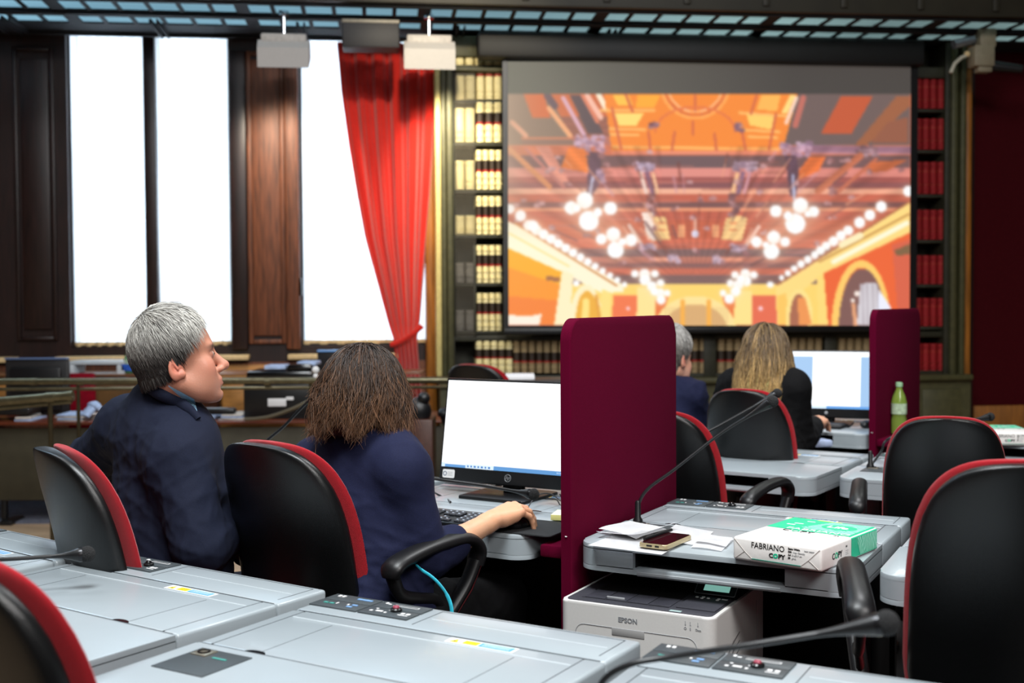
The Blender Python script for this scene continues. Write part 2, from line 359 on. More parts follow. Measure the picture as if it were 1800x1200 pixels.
# ---------------------------------------------------------------- projected picture (painted on a fine grid as the thing it shows)
def paint_projection():
    X0, X1, Y0, Y1, st = 893, 1600, 108, 572, 2.0
    xs = np.arange(X0, X1 + st, st); ys = np.arange(Y0, Y1 + st, st)
    PX, PY = np.meshgrid(xs, ys); I = np.zeros(PX.shape + (3,), float)
    r2 = np.random.default_rng(3)
    def put(mask, c, a=1.0):
        m = (mask * a)[..., None]; I[:] = I * (1 - m) + np.array(c, float) * m
    def poly(pts, c, a=1.0):
        ins = np.zeros(PX.shape, bool); n = len(pts)
        for i in range(n):
            (xa, ya), (xb, yb) = pts[i], pts[(i + 1) % n]
            if ya == yb: continue
            cnd = ((ya > PY) != (yb > PY)) & (PX < (xb - xa) * (PY - ya) / (yb - ya) + xa); ins ^= cnd
        put(ins.astype(float), c, a)
    def line(p, q, w, c, a=1.0):
        p = np.array(p, float); q = np.array(q, float); d = q - p; L2 = (d ** 2).sum()
        t = np.clip(((PX - p[0]) * d[0] + (PY - p[1]) * d[1]) / L2, 0, 1)
        dd = np.hypot(PX - p[0] - t * d[0], PY - p[1] - t * d[1]); put(np.clip(w / 2 - dd + .7, 0, 1), c, a)
    def disc(x, y, r, c=(255, 255, 255), glow=1.5, a=1.0):
        dd = np.hypot(PX - x, PY - y); put(np.exp(-np.clip(dd - r, 0, 99) / (r * .5)) * .45 * glow * (dd > 0), (255, 225, 190), .8)
        put(np.clip(r - dd + 1, 0, 1), c, a)
    def ell(x, y, rx, ry, c, a=1.0, top=False, w=None):
        dd = np.hypot((PX - x) / rx, (PY - y) / ry); m = (dd < 1)
        if w is not None: m &= (np.hypot((PX - x) / (rx - w), (PY - y) / (ry - w)) > 1)
        if top: m &= PY < y + 1
        put(m.astype(float), c, a)
    def blob(x, y, w, h, c, n=26):
        for _ in range(n):
            k = r2.uniform(-.45, .45, 2); b = r2.uniform(-35, 45)
            ell(x + k[0] * w, y + k[1] * h, r2.uniform(3, 6), r2.uniform(2, 5), [min(255, max(0, v + b)) for v in c], .75)
    I[:] = (196, 104, 74)
    # coffered ceiling: broad brown and pink bands that narrow with distance
    for y0, y1, c in ((165, 205, (206, 104, 62)), (205, 240, (150, 92, 76)), (240, 256, (186, 112, 96)), (256, 274, (214, 118, 84)), (274, 296, (112, 86, 88)),
                      (296, 312, (226, 142, 130)), (312, 322, (160, 84, 78)), (322, 332, (134, 80, 82)), (332, 341, (244, 176, 146)), (341, 356, (196, 96, 72)), (356, 366, (120, 78, 76)),
                      (366, 372, (236, 150, 110)), (372, 388, (190, 92, 70)), (388, 420, (196, 96, 66)), (420, 438, (214, 110, 82)), (438, 452, (124, 98, 98)), (452, 462, (190, 122, 104)),
                      (462, 472, (136, 98, 96)), (472, 484, (206, 112, 88)), (484, 502, (126, 100, 98))):
        poly([(893, y0), (1600, y0), (1600, y1), (893, y1)], c)
    for k in range(90):
        y = r2.uniform(205, 500); x = r2.uniform(893, 1500); b = r2.uniform(-30, 40)
        line((x, y), (x + r2.uniform(30, 120), y + r2.uniform(-1, 1)), r2.uniform(1.5, 3.5), (176 + b, 104 + b * .6, 88 + b * .6), .55)
    poly([(893, 165), (965, 165), (1010, 256), (893, 256)], (134, 112, 96)); poly([(920, 165), (956, 165), (968, 206), (936, 208)], (214, 100, 54))
    poly([(1400, 165), (1600, 165), (1600, 256), (1372, 256)], (112, 92, 88))
    poly([(1478, 170), (1534, 170), (1496, 236), (1442, 236)], (198, 88, 50)); poly([(1575, 170), (1600, 170), (1600, 186), (1520, 258), (1500, 258)], (160, 96, 62))
    poly([(1560, 215), (1597, 205), (1597, 252), (1530, 252)], (150, 90, 66))
    line((965, 190), (1002, 238), 8, (246, 170, 118)); line((990, 172), (1026, 236), 7, (222, 172, 190)); line((962, 168), (975, 186), 12, (96, 76, 86))
    poly([(1002, 168), (1024, 168), (1062, 236), (1034, 236)], (92, 74, 78))
    line((1032, 168), (1056, 206), 9, (250, 190, 168)); line((1052, 166), (1066, 192), 9, (255, 236, 208)); line((1024, 168), (1050, 214), 6, (226, 128, 96))
    poly([(1062, 166), (1402, 166), (1374, 272), (1076, 272)], (248, 138, 48))
    poly([(1078, 168), (1106, 168), (1112, 184), (1086, 186)], (255, 196, 74)); poly([(1120, 168), (1160, 168), (1150, 190), (1118, 190)], (255, 172, 50))
    poly([(1080, 198), (1132, 199), (1118, 222), (1088, 222)], (255, 222, 118)); poly([(1312, 200), (1364, 204), (1356, 228), (1318, 220)], (255, 208, 104))
    poly([(1338, 168), (1372, 168), (1366, 196), (1330, 192)], (255, 184, 84)); poly([(1388, 168), (1398, 168), (1384, 200), (1374, 198)], (255, 220, 130))
    line((1400, 172), (1382, 216), 6, (255, 214, 190)); line((1412, 172), (1398, 220), 10, (196, 110, 96))
    for a_, b_ in (((1056, 194), (1150, 194)), ((1072, 226), (1134, 228)), ((1074, 236), (1122, 237)), ((1300, 198), (1382, 204)), ((1304, 228), (1370, 232)), ((1316, 240), (1366, 242)), ((1078, 258), (1370, 262))):
        line(a_, b_, 4, (255, 188, 104))
    for a_, b_ in (((1100, 166), (1112, 196)), ((1076, 190), (1092, 262)), ((1330, 168), (1320, 200)), ((1364, 200), (1352, 262)), ((1140, 232), (1144, 268)), ((1186, 232), (1180, 270)), ((1256, 235), (1260, 270)), ((1304, 230), (1312, 270)), ((1222, 168), (1222, 196)), ((1218, 214), (1218, 236))):
        line(a_, b_, 4, (214, 104, 66))
    ell(1222, 148, 62, 62, (255, 170, 84), w=5); ell(1222, 148, 56, 56, (216, 104, 62), w=3); ell(1222, 148, 50, 50, (255, 196, 150), w=3)
    ell(1222, 232, 72, 46, (232, 118, 66), w=4, top=True)
    poly([(1050, 104), (1420, 104), (1420, 165), (1050, 165)], (76, 72, 70))
    blob(1148, 219, 14, 12, (140, 96, 104), 12); blob(1300, 224, 14, 14, (150, 110, 124), 12)
    line((1078, 268), (1374, 268), 6, (236, 142, 112))
    line((920, 250), (1008, 250), 6, (140, 104, 92)); line((918, 243), (1004, 243), 4, (206, 122, 88))
    line((1415, 262), (1600, 264), 13, (150, 112, 134)); line((1420, 268), (1600, 270), 3, (192, 142, 158))
    blob(1036, 252, 56, 30, (186, 150, 172), 60); blob(1398, 262, 60, 26, (176, 140, 164), 56); blob(1524, 266, 40, 16, (140, 110, 120), 26)
    poly([(1000, 258), (1028, 262), (1036, 304), (986, 294)], (240, 124, 48)); poly([(940, 256), (966, 258), (1000, 320), (990, 330)], (226, 144, 124))
    line((895, 262), (966, 328), 9, (240, 152, 96)); line((925, 262), (992, 330), 5, (196, 120, 112)); line((900, 215), (924, 238), 8, (236, 164, 130))
    poly([(1424, 274), (1452, 276), (1440, 300), (1404, 316), (1404, 300)], (238, 118, 52)); line((1512, 274), (1438, 336), 12, (206, 118, 84)); line((1540, 280), (1470, 340), 6, (196, 110, 82))
    poly([(1530, 285), (1597, 280), (1560, 300), (1520, 305)], (206, 108, 60))
    poly([(1036, 268), (1054, 268), (1058, 316), (1040, 346), (1030, 346)], (98, 74, 92)); line((1042, 312), (1036, 346), 4, (196, 206, 240)); blob(1056, 310, 10, 26, (178, 150, 176), 14)
    poly([(1380, 272), (1400, 274), (1404, 300), (1400, 346), (1388, 346)], (88, 66, 84)); line((1394, 308), (1396, 350), 4, (180, 196, 236))
    blob(1132, 294, 36, 14, (176, 160, 186), 36); blob(1310, 292, 44, 16, (168, 146, 166), 40)
    line((1126, 304), (1136, 338), 6, (244, 220, 208)); line((1148, 306), (1156, 338), 5, (255, 206, 160)); line((1137, 304), (1147, 338), 7, (150, 110, 140))
    line((1296, 306), (1288, 338), 6, (255, 206, 150)); line((1318, 304), (1308, 338), 5, (236, 172, 186)); line((1306, 304), (1298, 338), 7, (128, 100, 128))
    blob(1145, 362, 14, 46, (130, 92, 96), 26); blob(1290, 360, 14, 46, (130, 92, 96), 26)
    poly([(1128, 374), (1148, 374), (1156, 424), (1138, 420)], (255, 240, 226)); poly([(1148, 382), (1170, 380), (1178, 420), (1152, 424)], (255, 216, 140)); poly([(1276, 384), (1300, 378), (1314, 384), (1304, 424), (1268, 420)], (255, 214, 140))
    for x in (1158, 1284): line((x, 392), (x + 10, 392), 3, (220, 120, 70)); line((x, 404), (x + 10, 404), 3, (220, 120, 70))
    for x in (1192, 1252): poly([(x, 395), (x + 12, 395), (x + 12, 418), (x, 418)], (244, 170, 118))
    line((1222, 384), (1222, 404), 5, (240, 190, 170)); disc(1222, 411, 6, (226, 230, 255), .3)
    line((1106, 396), (1130, 434), 6, (244, 206, 190)); line((1096, 398), (1116, 432), 4, (214, 140, 110)); line((1334, 398), (1312, 432), 6, (244, 200, 180)); line((1322, 402), (1308, 432), 3, (230, 160, 130))
    blob(1140, 434, 30, 10, (170, 150, 170), 20); blob(1298, 436, 30, 10, (160, 140, 160), 20)
    line((1144, 456), (1174, 456), 6, (240, 168, 140)); line((1262, 456), (1302, 456), 6, (240, 160, 130)); blob(1186, 455, 20, 14, (190, 170, 190), 16); blob(1262, 456, 20, 14, (190, 170, 190), 16)
    # fine carving: beams running away towards the vanishing point, and grain along the cross beams
    vx, vy = 1222, 515
    ang = np.arctan2(PY - vy, PX - vx); rad_ = np.hypot(PX - vx, PY - vy); msk = ((PY > 256) & (PY < 498) & (np.abs(PX - vx) > (PY < 372) * 60)).astype(float)
    tex = np.sin(ang * 46) * .5 + np.sin(ang * 101 + 1) * .3 + np.sin(PY * 1.7) * .35 + np.sin(PY * .83 + 2) * .3
    I[:] = I * (1 + (.13 * tex * msk)[..., None]); I[:] = I * (1 - (.12 * msk)[..., None]) + np.array((150, 60, 40.)) * (.12 * msk)[..., None]
    for k in range(70):
        a = r2.uniform(math.pi * 1.04, math.pi * 1.96); r0 = r2.uniform(90, 330); r1 = r0 + r2.uniform(14, 60); p_ = (vx + r0 * math.cos(a), vy + r0 * math.sin(a) * .9); q_ = (vx + r1 * math.cos(a), vy + r1 * math.sin(a) * .9)
        if 258 < p_[1] < 470 and q_[1] > 256: line(p_, q_, r2.uniform(2, 5), [(96, 66, 70), (236, 160, 124), (206, 150, 160), (120, 60, 48)][k % 4], .55)
    for k in range(60):
        x = r2.uniform(905, 1590); y = r2.uniform(262, 470); blob(x, y, 10, 6, (170, 120, 120), 3)
    hz = np.exp(-(((PX - 1040) / 110) ** 2 + ((PY - 390) / 60) ** 2)) + np.exp(-(((PX - 1395) / 90) ** 2 + ((PY - 390) / 55) ** 2)); I[:] = I + (255 - I) * np.array((.26, .20, .18)) * hz[..., None]
    # left cornice, walls and arches
    poly([(893, 500), (1090, 500), (1410, 500), (1600, 500), (1600, 572), (893, 572)], (255, 214, 110))
    poly([(893, 388), (1096, 500), (1096, 512), (1060, 516), (990, 480), (893, 436)], (255, 246, 214))
    line((905, 392), (1084, 502), 3.0, (206, 132, 70)); line((895, 410), (1000, 468), 3, (255, 226, 150))
    poly([(893, 436), (988, 478), (975, 572), (893, 572)], (250, 152, 40)); poly([(893, 436), (988, 478), (985, 500), (893, 470)], (252, 184, 26), .7); poly([(893, 520), (981, 528), (975, 572), (893, 572)], (244, 122, 52), .7)
    poly([(961, 484), (985, 488), (984, 496), (961, 492)], (168, 106, 66))
    poly([(893, 553), (930, 556), (952, 551), (948, 572), (893, 572)], (255, 240, 222))
    poly([(988, 474), (1008, 482), (1001, 572), (974, 572)], (255, 240, 196)); disc(1013, 498, 5, glow=1)
    ell(1030, 560, 28, 60, (255, 240, 196)); ell(1032, 565, 20, 54, (240, 176, 60)); line((1030, 530), (1028, 572), 12, (255, 226, 130))
    poly([(1058, 508), (1074, 514), (1072, 572), (1052, 572)], (255, 224, 130)); line((1048, 520), (1056, 572), 5, (230, 160, 60))
    poly([(1078, 519), (1121, 519), (1118, 572), (1075, 572)], (244, 122, 74)); disc(1104, 542, 2.5, (255, 220, 230), .2)
    poly([(1121, 505), (1152, 505), (1152, 572), (1118, 572)], (255, 228, 150)); poly([(1152, 528), (1176, 520), (1158, 572), (1152, 572)], (236, 120, 60)); poly([(1268, 518), (1292, 526), (1292, 572), (1284, 572)], (236, 120, 60))
    ell(1222, 580, 72, 60, (255, 226, 152), top=False); ell(1222, 584, 57, 50, (222, 176, 116))
    for x in range(1170, 1280, 6): line((x, 540), (x, 572), 1.2, (190, 140, 100), .7)
    line((1200, 530), (1200, 572), 8, (248, 176, 70)); line((1246, 530), (1246, 572), 8, (248, 176, 70))
    poly([(1292, 512), (1323, 510), (1323, 572), (1290, 572)], (255, 226, 140)); poly([(1323, 519), (1364, 519), (1366, 572), (1323, 572)], (232, 108, 76)); disc(1337, 542, 3.5, (255, 214, 224), .2)
    poly([(1364, 504), (1600, 356), (1600, 408), (1446, 482), (1400, 520), (1366, 572)], (255, 220, 130))
    poly([(1366, 520), (1382, 515), (1388, 572), (1368, 572)], (255, 200, 96)); ell(1405, 560, 24, 52, (255, 226, 140)); ell(1404, 566, 16, 50, (172, 104, 76)); poly([(1402, 524), (1416, 524), (1428, 572), (1404, 572)], (240, 150, 80))
    poly([(1436, 486), (1448, 480), (1458, 572), (1438, 572)], (255, 218, 120))
    poly([(1448, 480), (1600, 408), (1600, 572), (1456, 572)], (238, 100, 46)); poly([(1568, 430), (1600, 420), (1600, 572), (1580, 572)], (214, 98, 74), .8)
    poly([(1572, 440), (1600, 428), (1600, 446), (1576, 450)], (128, 96, 62))
    ell(1514, 575, 52, 118, (255, 204, 104), w=13); ell(1516, 580, 42, 108, (128, 88, 82)); line((1470, 560), (1472, 572), 3, (255, 200, 100))
    poly([(1512, 500), (1528, 496), (1540, 498), (1552, 525), (1546, 572), (1506, 572)], (214, 208, 214)); poly([(1546, 510), (1566, 540), (1568, 572), (1536, 572)], (238, 240, 255))
    for x in (1516, 1524, 1534, 1542): line((x, 500), (x + 2, 572), 2.5, (172, 160, 168), .8)
    disc(1506, 516, 4, (255, 240, 230), .3); disc(1499, 528, 3, (255, 240, 230), .3); line((1500, 535), (1504, 572), 6, (236, 166, 120))
    line((1366, 500), (1600, 354), 3, (176, 104, 66)); line((1440, 460), (1598, 376), 3, (196, 140, 70)); line((1465, 460), (1594, 392), 8, (255, 250, 220)); line((1480, 430), (1512, 414), 12, (255, 240, 190))
    # lamps
    for k in range(14):
        t = k / 13; disc(930 + t * 168, 396 + t * 104, 9 - 5 * t, glow=1.2)
    for x, y, r in ((896, 367, 8), (915, 379, 9), (937, 397, 9), (1597, 336, 9), (1549, 363, 9), (1529, 378, 9), (1511, 391, 9), (1491, 405, 8), (1478, 414, 8), (1465, 424, 8), (1452, 432, 7), (1442, 440, 7), (1432, 448, 6), (1420, 456, 6), (1408, 464, 6), (1396, 472, 5), (1385, 480, 5), (1374, 488, 4), (1354, 500, 5)):
        disc(x, y, r, glow=1.0)
    for x, y, r in ((1028, 352, 14), (1004, 365, 11), (1073, 366, 11), (1035, 388, 17), (1051, 373, 7), (1014, 366, 6), (1078, 412, 12), (1057, 420, 9), (1109, 422, 10), (1082, 439, 14), (1094, 425, 6),
                    (1133, 482, 9), (1116, 481, 6), (1151, 481, 6), (1134, 492, 9), (1161, 497, 6), (1146, 503, 8), (1160, 515, 8), (1173, 515, 5), (1162, 527, 7), (1150, 512, 6),
                    (1407, 361, 13), (1364, 371, 10), (1430, 372, 9), (1398, 393, 17), (1385, 379, 7), (1420, 376, 5), (1360, 417, 11), (1330, 425, 9), (1380, 425, 8), (1356, 442, 13), (1346, 430, 5),
                    (1310, 481, 8), (1292, 483, 6), (1325, 483, 6), (1312, 494, 8), (1284, 498, 6), (1298, 500, 8), (1293, 512, 8), (1271, 515, 5), (1282, 525, 8), (1302, 490, 6)):
        disc(x, y, r, glow=1.1)
    # the unlit band of bare cloth above the picture, and the veil of daylight on its left side
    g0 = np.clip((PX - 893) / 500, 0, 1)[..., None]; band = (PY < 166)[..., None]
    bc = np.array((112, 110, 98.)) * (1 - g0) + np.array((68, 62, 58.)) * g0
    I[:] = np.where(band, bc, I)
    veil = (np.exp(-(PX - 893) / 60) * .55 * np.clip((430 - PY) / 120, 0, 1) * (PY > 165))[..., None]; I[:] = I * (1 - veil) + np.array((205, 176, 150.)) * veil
    k = np.array([1, 2, 1]) / 4
    for ax in (0, 1):
        P = np.concatenate([np.take(I, [0], ax), I, np.take(I, [-1], ax)], ax)
        I = k[0] * np.take(P, range(0, I.shape[ax]), ax) + k[1] * np.take(P, range(1, I.shape[ax] + 1), ax) + k[2] * np.take(P, range(2, I.shape[ax] + 2), ax)
    return PX, PY, np.clip(I, 0, 255)

def grid_picture(name, P, RGB, m, parent=None):
    ny, nx = P.shape[:2]; me = bpy.data.meshes.new(name)
    idx = np.arange(ny * nx).reshape(ny, nx)
    q = np.stack([idx[:-1, :-1], idx[1:, :-1], idx[1:, 1:], idx[:-1, 1:]], -1).reshape(-1, 4)
    me.from_pydata(P.reshape(-1, 3).tolist(), [], q.tolist())
    c = RGB / 255.; c = np.where(c <= .04045, c / 12.92, ((c + .055) / 1.055) ** 2.4)
    ca = me.color_attributes.new('picture', 'FLOAT_COLOR', 'POINT')
    ca.data.foreach_set('color', np.concatenate([c.reshape(-1, 3), np.ones((ny * nx, 1))], 1).ravel().astype(np.float32))
    me.materials.append(m); o = bpy.data.objects.new(name, me); COL.objects.link(o); o.parent = parent; return o
def M_picture(strength=1.0, base=.04):
    m = bpy.data.materials.new('lit_picture'); m.use_nodes = True; N = m.node_tree.nodes; L = m.node_tree.links; b = N['Principled BSDF']
    a = N.new('ShaderNodeAttribute'); a.attribute_name = 'picture'
    L.new(a.outputs['Color'], b.inputs['Emission Color']); b.inputs['Emission Strength'].default_value = strength
    b.inputs['Base Color'].default_value = (base, base, base, 1); b.inputs['Roughness'].default_value = .8; return m

TS, TB, TP = .45, .27, .32
def ws(px, py, t): s, z = WP(px, py, t); return (s, -t, z)
scr = thing('projection_screen', 'large roll-down projection screen showing an ornate coffered hall ceiling with glowing chandeliers', 'projector screen', WO, WY)
PXg, PYg, RGBg = paint_projection()
def wpv(PX, PY, t):
    a = PX - 900; b = PY - 600; qx = a * _cr + b * _sr; qy = -a * _sr + b * _cr; u = -qy / FPX
    rx, ry, rz = qx / FPX, _cp + u * _sp, -_sp + u * _cp
    ox, oy = -(WO + NW * t).x, -(WO + NW * t).y
    k = -(ox * NW.x + oy * NW.y) / (rx * NW.x + ry * NW.y); k = k
    X = rx * k; Y = ry * k; Z = CAMH + rz * k
    s = (X - WO.x) * EW.x + (Y - WO.y) * EW.y
    return np.stack([s, np.full_like(s, -t), Z], -1)
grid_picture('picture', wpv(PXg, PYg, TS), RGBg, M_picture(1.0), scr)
a0, a1 = ws(893, 340, TS)[0], ws(1600, 340, TS)[0]; b0 = WS(884.5, 340, TS); b1 = WS(1612, 340, TS)
zt, zb = WZ(1250, 114, TS), WZ(1250, 572, TS)
g = Geo().box(b0, a0, -TS - .004, -TS + .012, zb - .04, zt + .05).box(a1, b1, -TS - .004, -TS + .012, zb - .04, zt + .05).box(a0, a1, -TS + .004, -TS + .012, zb - .02, zt + .05)
g.box(b0, b1, -TS - .012, -TS + .02, zb - .055, zb - .012, .006)
g.build('screen_border', BLACKP, scr)
g = Geo().box(WS(838, 90, TS), b1 + .02, -TS - .09, -TS + .08, zt + .01, zt + .2, .03)
g.build('roller_housing', mat('housing_black', (10, 10, 11), .6, var=0), scr)

# ---------------------------------------------------------------- bookcases built along the wall
BOOKC = mat('book_cream', (236, 222, 168), .7, var=.10, vscale=18); BOOKD = mat('book_label_dark', (44, 30, 18), .6, var=.2, vscale=60)
BOOKR = mat('book_label_red', (150, 26, 16), .6, var=.1); BOOKX = mat('book_red_cloth', (150, 12, 20), .75, var=.2, vscale=30); BOOKG = mat('book_grey', (126, 122, 116), .8, var=.12, vscale=30)
BOOKCS = mat('book_cream_shaded', (150, 128, 92), .75, var=.14, vscale=18); BOOKGO = mat('book_gilt', (170, 60, 30), .5, var=.1)  # first tone is the cream binding with the low shelf's dimness put into it
bc = thing('bookcase', 'long olive built-in bookcase with wire grille door behind the projection screen', 'bookcase', WO, WY)
zl = WZ(820, 597, TB)
def bxs(name, p0, p1, y0, y1, t0, t1, m, bev=.006, par=None):
    s0, s1 = WS(p0, (y0 + y1) / 2, t1), WS(p1, (y0 + y1) / 2, t1); z0, z1 = WZ((p0 + p1) / 2, y1, t1), WZ((p0 + p1) / 2, y0, t1)
    return Geo().box(s0, s1, -t1, -t0, z0, z1, bev).build(name, m, bc if par is None else par)
Geo().box(WS(777, 400, .02), WS(1690, 400, .02), -.02, 0, 0, WZ(1200, 62, .02)).build('back_panel', OLIVED, bc)
for (p0, p1, m, t) in ((765.5, 775.5, CREAMT, TP - .03), (776, 785, OLIVE, TP), (786, 796.5, OLIVE, TP + .03), (1661, 1672, OLIVED, TP), (1673, 1683, OLIVE, TP + .02), (1689, 1698, OLIVE, TP), (1698.5, 1708, GOLDW, TP - .02)):
    bxs('pilaster', p0, p1, 66, 662, 0, t, m, .01)
rows_l = [115, 176, 251, 334, 413, 498, 582]
for y in rows_l: bxs('shelf', 797, 888, y, y + 5, .02, TB + .01, OLIVED, .002)
bxs('cornice', 797, 888, 117, 125, .02, TP + .02, OLIVE, .01); bxs('top_fascia', 765, 842, 62, 99, .02, TP, OLIVE, .01)
rows_r = [192, 264, 342, 422, 500, 574, 652]
for y in rows_r: bxs('shelf', 1606, 1661, y, y + 5, .02, TB + .01, OLIVED, .002)
bxs('cornice', 1604, 1661, 118, 137, .02, TP, OLIVED, .008)
bxs('shelf', 797, 1661, 586, 596, .02, TB + .02, OLIVED, .004); bxs('shelf', 797, 1661, 656, 664, .02, TB + .02, OLIVED, .004)
for p0, p1 in ((797, 800), (996, 1006), (1237, 1259), (1450, 1471), (1600, 1607)): bxs('upright', p0, p1, 590, 662, .02, TB + .03, OLIVED, .004)
bxs('base_ledge', 770, 1712, 664, 674, .0, TP + .10, OLIVE, .012)
s0, s1 = WS(774, 700, TP + .04), WS(1706, 700, TP + .04)
g = Geo().box(s0, s1, -TP - .04, 0, 0, WZ(1200, 674, TP + .04))
for p0, p1 in ((800, 985), (1010, 1190), (1200, 1235), (1262, 1448), (1475, 1600), (1622, 1690)):
    g.box(WS(p0, 700, TP + .05), WS(p1, 700, TP + .05), -TP - .052, -TP - .03, .12, WZ(1200, 690, TP + .04), .01)
g.build('base_cabinet', OLIVE, bc)
gd = bxs('grille_door', 797, 800, 126, 590, TB + .02, TB + .04, OLIVED, .002); bxs('door_stile', 833, 837, 430, 590, TB + .02, TB + .04, OLIVED, .002, gd)
g = Geo(); sa, sb = WS(799, 350, TB + .03), WS(835, 350, TB + .03); zA, zB = WZ(815, 590, TB + .03), WZ(815, 126, TB + .03)
WIRE = mat('grille_wire', (104, 98, 86), .5, metal=.5, var=0)
for k in range(10): g.box(sa + (sb - sa) * k / 9 - .0012, sa + (sb - sa) * k / 9 + .0012, -TB - .0312, -TB - .0288, zA, zB)
nz = int((zB - zA) / .019)
for k in range(nz): z = zA + (zB - zA) * k / nz; g.box(sa, sb, -TB - .0335, -TB - .0312, z - .0012, z + .0012)
g.build('wire_mesh', WIRE, gd, smooth=False)

def book_proto(mats, labels):
    # unit volume: width 1, depth .2, height 1; rounded spine with raised bands and label panels
    g = Geo(); n = 8
    segs = [0] + sorted({z for a, b, mi in labels for z in (a, b)}) + [1]
    for i in range(len(segs) - 1):
        z0, z1 = segs[i], segs[i + 1]; mi = 0
        for a, b, k in labels:
            if a - 1e-6 <= z0 and z1 <= b + 1e-6: mi = k
        pl = [(0.5 + .46 * math.cos(PI + PI * j / n), -.02 * math.sin(PI * j / n) * 1.0) for j in range(n + 1)] + [(.96, .2), (.04, .2)]
        g.prism(pl, z0, z1, mi)
    for z in (.12, .3, .86): g.box(.06, .94, -.024, .0, z, z + .012)
    return g
protos = {}
def book(kind, px, pw, y0, y1, label, group, t=TB):
    mats = {'cream': [BOOKC, BOOKD, BOOKR], 'plain': [BOOKC, BOOKC, BOOKC], 'red': [BOOKX, BOOKGO, BOOKD], 'grey': [BOOKG, BOOKG, BOOKG], 'tan': [BOOKCS, BOOKD, BOOKR], 'redtop': [BOOKC, BOOKD, BOOKR]}[kind]
    lab = {'cream': [(.5, .74, 1), (.44, .5, 2)], 'plain': [], 'red': [(.70, .72, 1), (.28, .30, 1)], 'grey': [], 'tan': [(.38, .64, 1), (.32, .38, 2)], 'redtop': [(.88, .97, 2)]}[kind]
    if kind not in protos: o = book_proto(mats, lab).build('bound_volume', mats); protos[kind] = o.data
    else: o = bpy.data.objects.new('bound_volume', protos[kind]); COL.objects.link(o)
    s0 = WS(px, y1, t); s1 = WS(px + pw, y1, t); z0, z1 = WZ(px, y1, t), WZ(px, y0, t)
    o.location = WL(s0, t, z0); o.rotation_euler = (0, 0, WY); o.scale = (s1 - s0, 1, z1 - z0)
    tag(o, label, 'book', group); return o
for p in (800, 817, 834, 851, 867): book('plain', p, 16, 101, 115, 'pale volume cut off by the dark housing, on the topmost shelf left of the screen', 'pale volumes on the topmost shelf')
names = ['first', 'second', 'third', 'fourth', 'fifth', 'sixth']
LT = [134, 190, 283, 379, 462, 545]; RT = [129, 180, 264, 345, 431, 515]
for r in range(6):
    yb = rows_l[r + 1] - 1; nm = names[r]
    kd = 'plain' if r < 4 else 'grey'
    for p in (800, 818): book(kd, p, 17.5, LT[r], yb, '%s volume behind the wire grille, %s shelf down' % ('pale' if r < 4 else 'grey', nm), 'volumes behind the grille, %s shelf' % nm)
    nb = 3 if r in (0, 1) else 4; w = 46 / nb
    for k in range(nb): book('redtop' if r == 0 else 'cream', 837 + k * w, w - .6, RT[r], yb, 'cream volume %s left of the screen, %s shelf' % ('with red top patch' if r == 0 else 'with dark and red labels', nm), 'cream volumes left of the screen, %s shelf' % nm)
for k in range(12): book('cream' if k < 5 else 'tan', 836 + k * 13.2, 12.6, 599, 655, 'old volume with dark label on the low shelf beneath the left half of the screen', 'volumes on the low shelf above the black counter')
for p0, n, nm in ((1200, 3, 'behind the grey-haired man'), (1261, 13, 'behind the blonde woman'), (1473, 4, 'just left of the far maroon partition')):
    for k in range(n): book('tan', p0 + k * 14.2, 13.4, 594, 655, 'shade-toned cream volume on the low shelf ' + nm, 'low shelf volumes ' + nm)  # these are cream bindings, coloured darker because less light reaches them
TR = [138, 209, 285, 369, 449, 524, 604]
for r in range(7):
    for k in range(4): book('red', 1608 + k * 13, 12.4, TR[r], rows_r[r] - 1, 'red cloth volume right of the screen, %s shelf from the top' % (names + ['seventh'])[r], 'red volumes right of the screen, %s shelf' % (names + ['seventh'])[r])

# ---------------------------------------------------------------- gallery above: underside with frosted floor glass
zg = WZ(300, 62, 0); GT = .98
STEEL = mat('gallery_steel', (17, 20, 25), .8, var=.1, vscale=8); FASC = mat('gallery_fascia_paint', (40, 37, 26), .55, var=.1, vscale=5)
g = Geo().box(SL, SR, -GT - .06, -GT, zg + .015, zg + .95, .01)
for z in (.16, .42): g.box(SL, SR, -GT - .085, -GT - .06, zg + z, zg + z + .05, .008)
for k in range(34): s = -9 + k * .56; g.box(s, s + .05, -GT - .08, -GT - .06, zg + .05, zg + .42, .006)
struct(g.build('gallery_fascia', FASC, loc=WO, rotz=WY))
g = Geo()
tr0, tr1, tr2, tr3 = .94, .70, .60, .33
for t0, t1 in ((GT, tr0), (tr1, tr2), (tr3, 0)): g.box(SL, SR, -t0, -t1, zg, zg + .05)
pitch = .205; n = int((SR - SL) / pitch)
for k in range(n + 1):
    s = SL + k * pitch; w = .028 if k % 6 else .09
    g.box(s - w / 2, s + w / 2, -tr0, -tr1, zg, zg + .011); g.box(s - w / 2 + .03, s + w / 2 + .03, -tr2, -tr3, zg, zg + .011)
g.box(SL, SR, -.69, -.61, zg - .02, zg - .001, .006)
g.box(SL, WS(850, 60, .06), -.08, -.04, zg - .028, zg - .004, .006)
for px in (-5, 18, 272, 524, 800, 1060): s = WS(px, 60, .3); g.box(s, s + .018, -.52, -.05, zg - .04, zg - .002, .004); g.box(s + .05, s + .062, -.52, -.05, zg - .04, zg - .002, .004)
struct(g.build('gallery_floor', STEEL, loc=WO, rotz=WY))
fg = bpy.data.materials.new('frosted_floor_glass'); fg.use_nodes = True; _n = fg.node_tree.nodes; _n.remove(_n['Principled BSDF'])
_t = _n.new('ShaderNodeBsdfTranslucent'); _t.inputs[0].default_value = (.62, .74, .74, 1); fg.node_tree.links.new(_t.outputs[0], _n['Material Output'].inputs[0])
